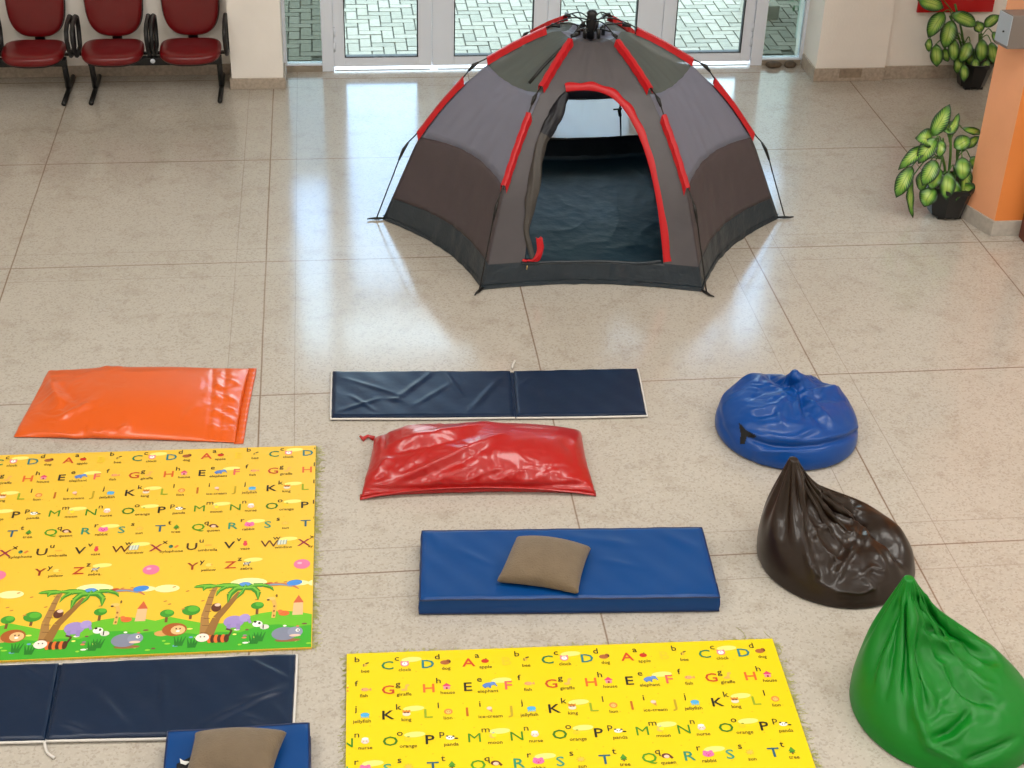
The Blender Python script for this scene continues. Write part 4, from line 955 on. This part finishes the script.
class Stretch:
    def __init__(s, p, y0, k): s.p = p; s.y0 = y0; s.k = k
    def f(s, y): d = y-s.y0; return s.y0+d*(s.k if d < .30 else 1)+(.30*(s.k-1) if d >= .30 else 0)*max(0, 1-(d-.30)/.14)
    def ell(s, x, y, rx, ry, *a): s.p.ell(x, s.f(y), rx*1.08, ry*1.3, *a)
    def poly(s, pts, *a): s.p.poly([(x, s.f(y)) for x, y in pts], *a)
    def stroke(s, pts, w, *a): s.p.stroke([(x, s.f(y)) for x, y in pts], [v*1.2 for v in w] if isinstance(w, list) else w*1.2, *a)
    def put(s, vs, fs, *a): s.p.put([(x, s.f(y)) for x, y in vs], fs, *a)
def play_mat(x0, x1, y0, y1, cx0, ytop, label, yb, skew=0):
    root_m = MB(); H = .010
    YL = M('yellow_play_mat', (240, 194, 58) if yb is not None else (238, 208, 10), .32, var=.015, vscale=2, bump=.06, bscale=4)
    nx, ny = 60, 50; lift = lambda x, y: .004*math.exp(-((x-(x0+.55*(x1-x0)))/.06)**2)*max(0, 1-(y1-y)/.15) if yb is not None else 0
    top = [[(x0+(x1-x0)*i/nx, y1-(y1-y0)*j/ny, H) for i in range(nx+1)] for j in range(ny+1)]
    root_m.grid(top, YL); root_m.box((x0, y0, .0005), (x1, y1, H-.0003), YL)
    o = root_m.build('play_mat', YL, origin=((x0+x1)/2, (y0+y1)/2, 0)); tag(o, label, 'play mat', 'yellow alphabet play mats')
    p = Print(x0+.003, x1-.003, y0+.002, y1-.002, H+.0003)
    n0 = int((x0-cx0)/PER)-2; n1 = int((x1-cx0)/PER)+2
    for n_ in range(n0, n1):
        for r, L in enumerate(ROWS):
            y = ytop-r*.1425
            if y < y0-.1: continue
            row_of(p, cx0+n_*PER+ROFF[r], y, L)
        if yb is not None: jungle(Stretch(p, yb, 1.38), cx0+n_*PER-.155+.385, yb)
        e = p.ell
        for k in range(40):
            rr = random.Random(k+11); yy = ytop+.06-rr.random()*1.0
            if yy > y0: e(cx0+n_*PER+rr.random()*PER, yy, .003, .002, (214, 170, 30), 1)
    pr = p.mb.build('printed_picture', None, o)
    # frayed rim
    fr_ = MB(); rs = random.Random(int(abs(x1)*1000)); FRY = M('frayed_green_thread', (176, 176, 92), .7, var=.2, vscale=30)
    def strand(x, y, nx_, ny_, L):
        a = rs.uniform(-.9, .9); pts = [Vector((x, y, .006))]; d = Vector((nx_, ny_, 0))
        for k in range(4):
            d = (Matrix.Rotation(rs.uniform(-.5, .5)+a*.3, 3, 'Z') @ d); pts.append(pts[-1]+d*L/4); pts[-1].z = max(.0015, .006-.0015*(k+1))
        fr_.tube(pts, .0009, FRY, n=3)
    def side(xa, ya, xb, yb_, nx_, ny_, n_, lm):
        for k in range(n_):
            t = rs.random(); strand(xa+(xb-xa)*t, ya+(yb_-ya)*t, nx_, ny_, lm*rs.random()**2.2+.006)
    dn = 230
    side(x0, y1, x1, y1, 0, 1, int(dn*(x1-x0)), .030 if yb is None else .014); side(x1, y0, x1, y1, 1, 0, int(dn*1.5*(y1-y0)), .045); side(x0, y0, x0, y1, -1, 0, int(dn*(y1-y0)), .03); side(x0, y0, x1, y0, 0, -1, int(dn*.6*(x1-x0)), .008)
    if yb is None:
        for (x, y, L) in ((x1-.12, y1, .14), (x1-.01, y1-.02, .12), (x1, y1-.1, .1), (x1, y1-.22, .12), (x1, y1-.4, .1), (x1-.6, y1, .07)): strand(x, y, .5, .5, L)
    fo = fr_.build('frayed_edge', FRY, o); fo['kind'] = 'stuff'
    return o
play_mat(-1.70, -.141, 4.903, 6.388, gz(268.6, 460).x-.011, 6.300, 'yellow alphabet play mat with a printed jungle picture, at the left edge of the photo', 4.906).rotation_euler.z = -.018
pm2 = play_mat(-.034, 1.765, 3.30, 4.812, gz(381.5, 672).x-.020, 4.708, 'yellow alphabet play mat cut by the bottom edge of the photo, showing letters only', None)
pm2.rotation_euler.z = -.03
# ================================================================== BEAN BAGS
def vinyl(name, rgb, rough=.28, coat=.3): return M(name, rgb, rough, var=.05, vscale=4, bump=.10, bscale=11, coat=coat, spec=.35)
def lathe_bag(c, R, apex, prof, nu=72, nv=52, lean=1.6, seed=0, sq=0):
    """closed bag: profile radius/height fractions, centre line drifting to the apex"""
    rs = np.random.RandomState(seed); X = []; quads = []; bend = []
    def rz(t):
        t = t*(len(prof)-1); i = min(int(t), len(prof)-2); f_ = t-i; a, b_ = prof[i], prof[i+1]; return a[0]+(b_[0]-a[0])*f_, a[1]+(b_[1]-a[1])*f_
    for j in range(nv+1):
        r, z = rz(j/nv); k = max(0, z)**lean; cx = c[0]+(apex[0]-c[0])*k; cy = c[1]+(apex[1]-c[1])*k
        for i in range(nu):
            a = 2*math.pi*i/nu; X.append((cx+R*r*math.cos(a)*(1+rs.randn()*.002), cy+R*r*math.sin(a)*(1+rs.randn()*.002), .004+apex[2]*z))
    for j in range(nv):
        for i in range(nu): k = (i+1) % nu; quads.append((j*nu+i, j*nu+k, (j+1)*nu+k, (j+1)*nu+i))
    for j in range(nv+1):
        for i in range(nu):
            bend.append((j*nu+i, j*nu+(i+2) % nu))
            if j+2 <= nv: bend.append((j*nu+i, (j+2)*nu+i))
    b0 = len(X); X.append((c[0], c[1], .004)); X.append((apex[0], apex[1], .004+apex[2]))
    for i in range(nu): k = (i+1) % nu; quads.append((b0, k, i, i)); quads.append((nv*nu+i, nv*nu+k, b0+1, b0+1))
    return np.array(X), quads, bend, nu, nv
def fix_quads(quads): return [q[:3] if q[2] == q[3] else q for q in quads]
def bean_bag(name, label, c, R, apex, prof, mat, pokes, Vfrac, stretch=1.0, seed=0, steps=150, lean=1.6, kc=.25, hydro=(60, .3), kp=50, sub=1, pin_low=None, gather=None, g=9.8, grp='vinyl bean bags', kb=.08):
    X, quads, bend, nu, nv = lathe_bag(c, R, apex, prof, lean=lean, seed=seed)
    rest = X.copy(); rest[:,2] *= stretch
    pin = [nv*nu+i for i in range(nu)]+[len(X)-1]
    start = X.copy()
    Y = relax(start, [q for q in quads], bend, Vfrac, steps=steps, iters=10, rest=rest, pin=pin, kp=kp, hydro=hydro, poke=pokes, kc=kc, g=g, damp=.93, kb=kb)
    mb = MB().add([tuple(p) for p in Y], fix_quads(quads), mat, True)
    o = mb.build(name, mat, origin=(c[0], c[1], 0), subsurf=sub); tag(o, label, 'bean bag', grp)
    return o, Y, nu, nv
TEARD = [(.80, 0), (.95, .03), (1.03, .12), (1.05, .22), (1.0, .34), (.90, .46), (.79, .58), (.66, .70), (.50, .81), (.32, .90), (.16, .97), (.06, 1.0)]
BRN = vinyl('brown_vinyl', (34, 21, 12), .33, .12); GRN = vinyl('green_vinyl', (0, 116, 26), .40, .0); BBL = vinyl('bright_blue_vinyl', (0, 66, 140), .34, .08)
ap = (1.985, 5.40, .50)
brn, BY, nu, nv = bean_bag('bean_bag', 'dark brown teardrop bean bag standing between the blue and the green ones', (2.255, 5.29), .322, ap, TEARD, BRN, None, .80, 1.06, 1, 100, lean=2.1)
sculpt(brn, [
    ([(806, 466), (834, 487), (856, 500), (877, 520), (896, 543), (908, 568)], 5, -.075),
    ([(815, 466), (850, 484), (876, 502), (898, 528), (912, 556)], 6, .022),
    ([(799, 468), (801, 494), (802, 527), (808, 556), (814, 580)], 4, .020),
    ([(806, 476), (810, 500), (812, 525)], 4, -.016), ([(808, 468), (818, 485), (824, 500)], 3, .014),
    ([(812, 578), (835, 592), (862, 594), (886, 582)], 5, .012),
    ([(836, 584), (846, 562), (856, 545), (861, 528)], 2.6, .017), ([(830, 575), (842, 552), (852, 530)], 3, -.012),
    ([(838, 520), (846, 528), (852, 531)], 2.4, .016), ([(832, 548), (838, 556), (842, 560)], 2.2, .015), ([(808, 540), (820, 528), (838, 522)], 2.6, .012),
    ([(868, 520), (872, 532), (870, 540)], 2.0, .016), ([(862, 516), (856, 528), (852, 534)], 2, .014), ([(876, 545), (884, 560), (888, 575)], 2.6, .014), ([(862, 572), (872, 584), (877, 596)], 2.2, .014), ([(864, 574), (874, 566), (884, 572)], 2.2, .012),
    ([(884, 536), (892, 556), (900, 576)], 2.8, .012), ([(812, 564), (818, 578)], 2.5, .014), ([(780, 520), (776, 545)], 5, .006)],
    [(850, 535, 34, 36, -.055), (835, 500, 16, 18, -.02)], [(846, 545, 24, 34, .009, .13)], 1)
ag = (2.215, 4.53, .52)
grn, GY, nu, nv = bean_bag('bean_bag', 'green teardrop bean bag in the bottom right corner of the photo', (2.40, 4.29), .342, ag, TEARD, GRN, None, .82, 1.05, 2, 100, lean=2.2)
sculpt(grn, [
    ([(913, 597), (933, 612), (957, 627), (977, 645), (996, 660)], 5, -0.0480),
    ([(922, 594), (950, 606), (980, 628), (1003, 660)], 7, 0.0240),
    ([(909, 596), (912, 620), (912, 666), (918, 715), (930, 746), (962, 763)], 4, 0.0360),
    ([(916, 640), (919, 680), (926, 720)], 6, -0.0300), ([(899, 600), (898, 625), (892, 660), (884, 700)], 3, -0.0210), ([(903, 600), (902, 640), (899, 690)], 3, 0.0180), ([(893, 640), (882, 665), (876, 690)], 3.5, 0.0150), ([(905, 605), (905, 650)], 2, -0.0180), ([(906, 660), (904, 700), (906, 735)], 3, -0.0120),
    ([(921, 626), (942, 634), (964, 632)], 4, -0.0210), ([(925, 634), (945, 642), (966, 640)], 3.5, 0.0180), ([(955, 672), (976, 690), (999, 704)], 4, -0.0300), ([(958, 666), (980, 683), (1001, 696)], 3, 0.0180),
    ([(930, 739), (950, 732), (967, 716), (972, 705)], 4, -0.0330), ([(932, 746), (954, 739), (972, 722)], 3, 0.0180), ([(965, 763), (990, 752), (1018, 738)], 4, -0.0270), ([(925, 722), (940, 708), (945, 690)], 4, -0.0150), ([(935, 660), (955, 662), (970, 668)], 4, 0.0150)],
    [(962, 690, 40, 42, -.045), (940, 650, 18, 22, -.015)], [(960, 690, 38, 50, .008, .10)], 1)
BLP = [(.84, 0), (.97, .06), (1.05, .25), (1.06, .5), (1.02, .75), (.92, .93), (.75, 1.0), (.55, 1.05), (.35, 1.07), (.18, 1.04), (.06, .98), (.03, .95)]
bl, LY, nu, nv = bean_bag('bean_bag', 'squat bright blue bean bag with a crumpled top and a small black tear', (2.268, 6.33), .318, (2.31, 6.46, .30), BLP, BBL, None, .84, 1.0, 3, 100, lean=2.2)
sculpt(bl, [
    ([(764, 372), (774, 378), (784, 384)], 4, -.03), ([(784, 381), (794, 387), (801, 393)], 3.5, -.028), ([(800, 392), (803, 405), (806, 419)], 3.2, -.022), ([(795, 390), (798, 404), (801, 418)], 2.5, .016),
    ([(801, 394), (818, 408), (836, 424)], 2.6, .018), ([(803, 402), (815, 416), (826, 428)], 3, -.016), ([(801, 394), (820, 391), (842, 391)], 2.4, .018), ([(806, 399), (822, 398), (846, 402)], 3, -.018),
    ([(746, 409), (762, 409), (777, 405), (790, 396)], 2.6, .018), ([(750, 416), (766, 415), (778, 412)], 3, -.014), ([(777, 408), (780, 418), (783, 428)], 2.4, .014), ([(764, 403), (778, 397), (793, 391)], 3.5, .014), ([(745, 398), (762, 394), (780, 388)], 4, -.012),
    ([(752, 439), (770, 445), (790, 447), (818, 445), (846, 438), (858, 431)], 2.6, -.020, 1), ([(752, 434), (770, 440), (790, 442), (818, 440), (846, 433), (858, 427)], 2.4, .010, 1), ([(764, 433), (780, 438), (797, 438), (812, 429)], 2.4, .016), ([(751, 446), (752, 464)], 1.4, -.008, 1), ([(754, 451), (775, 452), (795, 450)], 2.2, .010), ([(718, 400), (722, 425), (735, 448)], 2.5, -.006)],
    [(750, 376, 17, 9, .022), (806, 378, 20, 9, .024), (786, 384, 8, 6, -.024), (835, 396, 14, 12, .018), (727, 395, 9, 16, .008), (770, 424, 14, 8, .014)], [(790, 398, 50, 22, .010, .08)], 1)
def decal(o, poly, mat, name, off=.0025):
    # irregular patch lying on the surface of a soft thing
    bvh = BVHTree.FromPolygons([v.co+o.location for v in o.data.vertices], [tuple(p.vertices) for p in o.data.polygons])
    xs = [p[0] for p in poly]; ys = [p[1] for p in poly]; n = 26; vs = {}; mb = MB(); fs = []
    for j in range(n+1):
        for i in range(n+1):
            x = min(xs)+(max(xs)-min(xs))*i/n; y = min(ys)+(max(ys)-min(ys))*j/n; d = ray(x, y).normalized(); hit = bvh.ray_cast(CAM, d)
            if hit[0] is not None: vs[(i, j)] = hit[0]+hit[1]*off
    idx = {k: q for q, k in enumerate(vs)}
    for j in range(n):
        for i in range(n):
            c = [(i, j), (i, j+1), (i+1, j+1), (i+1, j)]; x = min(xs)+(max(xs)-min(xs))*(i+.5)/n; y = min(ys)+(max(ys)-min(ys))*(j+.5)/n
            if all(q in idx for q in c) and inside(x, y, poly): fs.append(tuple(idx[q] for q in c))
    mb.add(list(vs.values()), fs, mat, True); return mb.build(name, mat, o)
decal(bl, [(739, 423), (743, 426), (746, 430), (757, 436), (753, 438), (747, 437), (745, 444), (740, 444), (741, 434)], TEAR, 'tear')
# ================================================================== PLANTS
def leaf_mat():
    m = bpy.data.materials.new('variegated_leaf'); m.use_nodes = True; nt = m.node_tree; p = nt.nodes['Principled BSDF']
    uv = nd(nt, 'ShaderNodeUVMap'); uv.uv_map = 'UVMap'; s = nd(nt, 'ShaderNodeSeparateXYZ'); nt.links.new(uv.outputs[0], s.inputs[0])
    u = mth(nt, 'ABSOLUTE', mth(nt, 'SUBTRACT', mth(nt, 'MULTIPLY', s.outputs[0], 2.0), 1.0)); v = s.outputs[1]
    vein = mth(nt, 'SINE', mth(nt, 'MULTIPLY', mth(nt, 'SUBTRACT', v, mth(nt, 'MULTIPLY', u, .22)), 75.0))
    vv = mth(nt, 'ADD', mth(nt, 'MULTIPLY', vein, .14), u); edge = mth(nt, 'MAXIMUM', vv, mth(nt, 'MULTIPLY', mth(nt, 'ABSOLUTE', mth(nt, 'SUBTRACT', v, .48)), 1.75))
    r = nd(nt, 'ShaderNodeValToRGB'); nt.links.new(edge, r.inputs[0]); e = r.color_ramp.elements
    e[0].position = .2; e[0].color = lin((176, 200, 96)); e[1].position = .80; e[1].color = lin((16, 52, 20)); q = e.new(.56); q.color = lin((96, 150, 50))
    mid = mth(nt, 'LESS_THAN', u, .05); c = mixc(nt, mth(nt, 'MULTIPLY', mid, .7), r.outputs[0], lin((90, 140, 50)))
    nt.links.new(c, p.inputs['Base Color']); p.inputs['Roughness'].default_value = .32
    return m
LEAF = leaf_mat(); STEM = M('green_stem', (70, 110, 40), .5); POT = M('black_plastic_pot', (14, 15, 16), .3); SOIL = M('dark_soil', (44, 32, 22), .95, bump=.8, bscale=60)
def leaf(base, tip, width, parent, bow=.18, roll=0.0, stem_from=None):
    base = Vector(base); tip = Vector(tip); ax = tip-base; L = ax.length; t = ax.normalized()
    upv = Vector((0, 0, 1)) if abs(t.z) < .9 else Vector((0, -1, 0)); side = t.cross(upv).normalized()
    n = side.cross(t).normalized()
    tocam = (CAM-base).normalized()
    # face tilts between up and viewer side
    n = (n*.25 + tocam); n = (n-t*n.dot(t)).normalized(); side = t.cross(n); side = Matrix.Rotation(roll, 3, t) @ side; n = side.cross(t).normalized()
    nv_, nu_ = 16, 8; vs = []; uvs = []
    for j in range(nv_+1):
        v = j/nv_; w = width*.62*math.sin(math.pi*min(1, v**.85))**.75*(1 if v < 1 else 0)
        if v > .8: w *= max(0, 1-((v-.8)/.2)**2*.45)
        c = base+ax*v + n*bow*L*math.sin(math.pi*v)*.8
        for i in range(nu_+1):
            u = i/nu_*2-1
            vs.append(c+side*u*w + n*(abs(u)*w*.28+.004*math.sin(v*14+u*2))); uvs.append((i/nu_, v))
    fs = [(j*(nu_+1)+i, j*(nu_+1)+i+1, (j+1)*(nu_+1)+i+1, (j+1)*(nu_+1)+i) for j in range(nv_) for i in range(nu_)]
    mb = MB().add(vs, fs, LEAF, True); o = mb.build('leaf', LEAF, parent, solid=.0012); uvl = o.data.uv_layers.new(name='UVMap')
    for l in o.data.loops: uvl.data[l.index].uv = uvs[l.vertex_index]
    if stem_from is not None:
        s0 = Vector(stem_from); midp = s0.lerp(base, .55)+Vector((0, 0, .04+.15*(base-s0).length))
        MB().tube(dens([s0, midp, base, base+ax*.15+n*bow*L*.3], 4), .004, STEM, n=6).build('petiole', STEM, o)
    return o
def pot(c, rt, rb_, h, parent, nseg=8):
    mb = MB(); rows = []
    for (r, z) in ((rb_*.94, .018), (rb_, .02), (rb_+(rt-rb_)*.5, h*.5), (rt*.97, h*.86), (rt*1.05, h*.87), (rt*1.07, h), (rt*.98, h), (rt*.95, h*.9)):
        rows.append([(c[0]+r*math.cos(2*math.pi*(i+.5)/nseg), c[1]+r*math.sin(2*math.pi*(i+.5)/nseg), z) for i in range(nseg)])
    mb.grid(rows, POT, closed_u=True, smooth=False)
    mb.add(rows[0], [tuple(range(nseg))[::-1]], POT)
    for i in range(4):
        a = math.pi/4+i*math.pi/2; x, y = c[0]+rb_*.68*math.cos(a), c[1]+rb_*.68*math.sin(a); mb.box((x-.022, y-.022, 0), (x+.022, y+.022, .02), POT)
    mb.build('pot', POT, parent)
    MB().add([(c[0]+rt*.93*math.cos(2*math.pi*(i+.5)/nseg), c[1]+rt*.93*math.sin(2*math.pi*(i+.5)/nseg), h*.91) for i in range(nseg)], [tuple(range(nseg))], SOIL).build('soil', SOIL, parent)
def plant(c, h, rt, rb_, label, leaves, stems):
    root = empty('potted_plant', (c[0], c[1], 0), label, 'potted plant', 'variegated potted plants'); pot(c, rt, rb_, h, root)
    tops = []
    for (px, py, dy) in stems:
        p = gy(px, py, c[1]+dy); s0 = Vector((c[0]+(p.x-c[0])*.3, c[1]+dy*.5, h*.9))
        MB().tube(dens([s0, s0.lerp(p, .5)+Vector((.01, 0, .01)), p], 4), [.009]*9, STEM, n=7).build('stem', STEM, root); tops.append((s0, p))
    for (bx_, by_, tx_, ty_, dyb, dyt, w, bow, roll) in leaves:
        b_ = gy(bx_, by_, c[1]+dyb); t_ = gy(tx_, ty_, c[1]+dyt)
        s0, p = min(tops, key=lambda q: (q[1]-b_).length); k = .75
        leaf(b_, t_, w, root, bow, roll, s0.lerp(p, k))
# near plant: leaves as base px, tip px, depth offsets, width, bow, roll
near = [(932, 136, 950, 104, .02, .06, .085, .05, .3), (932, 140, 915, 138, -.02, -.05, .10, .18, 0), (948, 137, 959, 113, .0, .05, .05, .05, .5), (944, 132, 957, 124, .0, .04, .07, .1, .2), (927, 146, 898, 170, -.03, -.08, .07, .2, 0), (912, 166, 896, 198, -.06, -.10, .085, .12, .2),
    (936, 138, 918, 164, -.05, -.10, .09, .15, 0), (942, 140, 939, 158, -.06, -.10, .055, .1, 0), (954, 148, 971, 138, .0, .0, .085, .15, .1), (962, 157, 963, 181, -.07, -.12, .088, .12, 0), (949, 172, 946, 200, -.10, -.15, .085, .12, .1), (936, 160, 922, 186, -.07, -.12, .09, .15, -.2),
    (912, 178, 913, 218, -.05, -.08, .045, .1, .6), (934, 188, 924, 207, -.11, -.14, .10, .15, .2), (960, 185, 971, 196, -.08, -.1, .11, .1, .3), (970, 157, 983, 170, .0, -.02, .07, .2, .2), (962, 128, 981, 133, .05, .08, .04, .2, .3), (964, 148, 979, 136, .05, .06, .05, .2, .3), (940, 168, 930, 190, -.09, -.13, .08, .1, 0), (955, 180, 950, 205, -.10, -.13, .08, .1, -.2), (925, 170, 921, 192, -.04, -.08, .07, .1, .3), (966, 165, 962, 200, -.05, -.09, .07, .1, -.4)]
cN = gz(945, 214); cN = (cN.x, cN.y)
plant(cN, .235, .168, .118, 'near variegated plant in a black pot beside the orange wall end', near, [(950, 128, 0), (940, 150, -.03), (958, 150, .02), (955, 170, -.03)])
far = [(918, 0, 944, 8, -.02, -.05, .10, .1, 0), (944, 12, 928, 38, -.02, -.06, .10, .15, 0), (952, 20, 944, 49, -.04, -.08, .105, .12, 0), (951, 14, 977, 26, -.02, -.05, .09, .15, 0), (976, 22, 982, 32, .0, -.02, .07, .2, .2), (984, 27, 1000, 15, .0, .0, .07, .15, 0), (936, 44, 937, 67, -.05, -.08, .085, .12, 0), (953, 38, 954, 62, -.07, -.10, .075, .1, 0), (970, 42, 960, 63, -.08, -.1, .085, .12, 0), (982, 39, 981, 62, -.07, -.09, .085, .12, 0), (991, 42, 995, 64, -.05, -.07, .08, .12, .1), (964, 64, 964, 82, -.1, -.12, .06, .1, 0), (976, 58, 974, 73, -.09, -.11, .06, .1, 0), (988, 60, 982, 75, -.06, -.09, .06, .1, 0), (930, 38, 929, 52, -.02, -.03, .05, .1, .4), (992, 32, 1002, 44, .0, .0, .06, .2, .2), (945, 48, 948, 62, -.04, -.06, .06, .1, .5), (968, 50, 972, 66, -.04, -.06, .07, .1, .3), (958, 56, 957, 74, -.06, -.08, .07, .1, -.3)]
cF = gz(968, 84); cF = (cF.x, cF.y-.05)
plant(cF, .22, .150, .105, 'variegated green plant in a black pot against the cream wall, below the red panel', far, [(955, 4, 0), (980, 34, 0), (962, 38, -.03), (972, 48, -.03), (950, 16, 0)])
# shrub outside
sb = empty('garden_shrub', (4.12, 12.5, -.018), 'dark green shrub outside behind the right sidelight', 'shrub'); GLF = M('dark_green_foliage', (40, 96, 40), .6, var=.3, vscale=12)
fm = MB(); rs = random.Random(4)
for k in range(420):
    p = Vector((4.16+rs.gauss(0, .08), 12.5+rs.gauss(0, .12), abs(rs.gauss(.28, .16)))); d = Vector((rs.uniform(-1, 1), rs.uniform(-1, 1), rs.uniform(-.4, 1))).normalized(); s_ = d.cross(Vector((0, 0, 1))).normalized()*.012
    fm.add([p, p+d*.03+s_, p+d*.07, p+d*.03-s_], [(0, 1, 2, 3)], GLF)
fm.build('foliage', GLF, sb); MB().tube([(4.16, 12.5, -.018), (4.16, 12.5, .25)], .012, STEM).build('stem', STEM, sb)
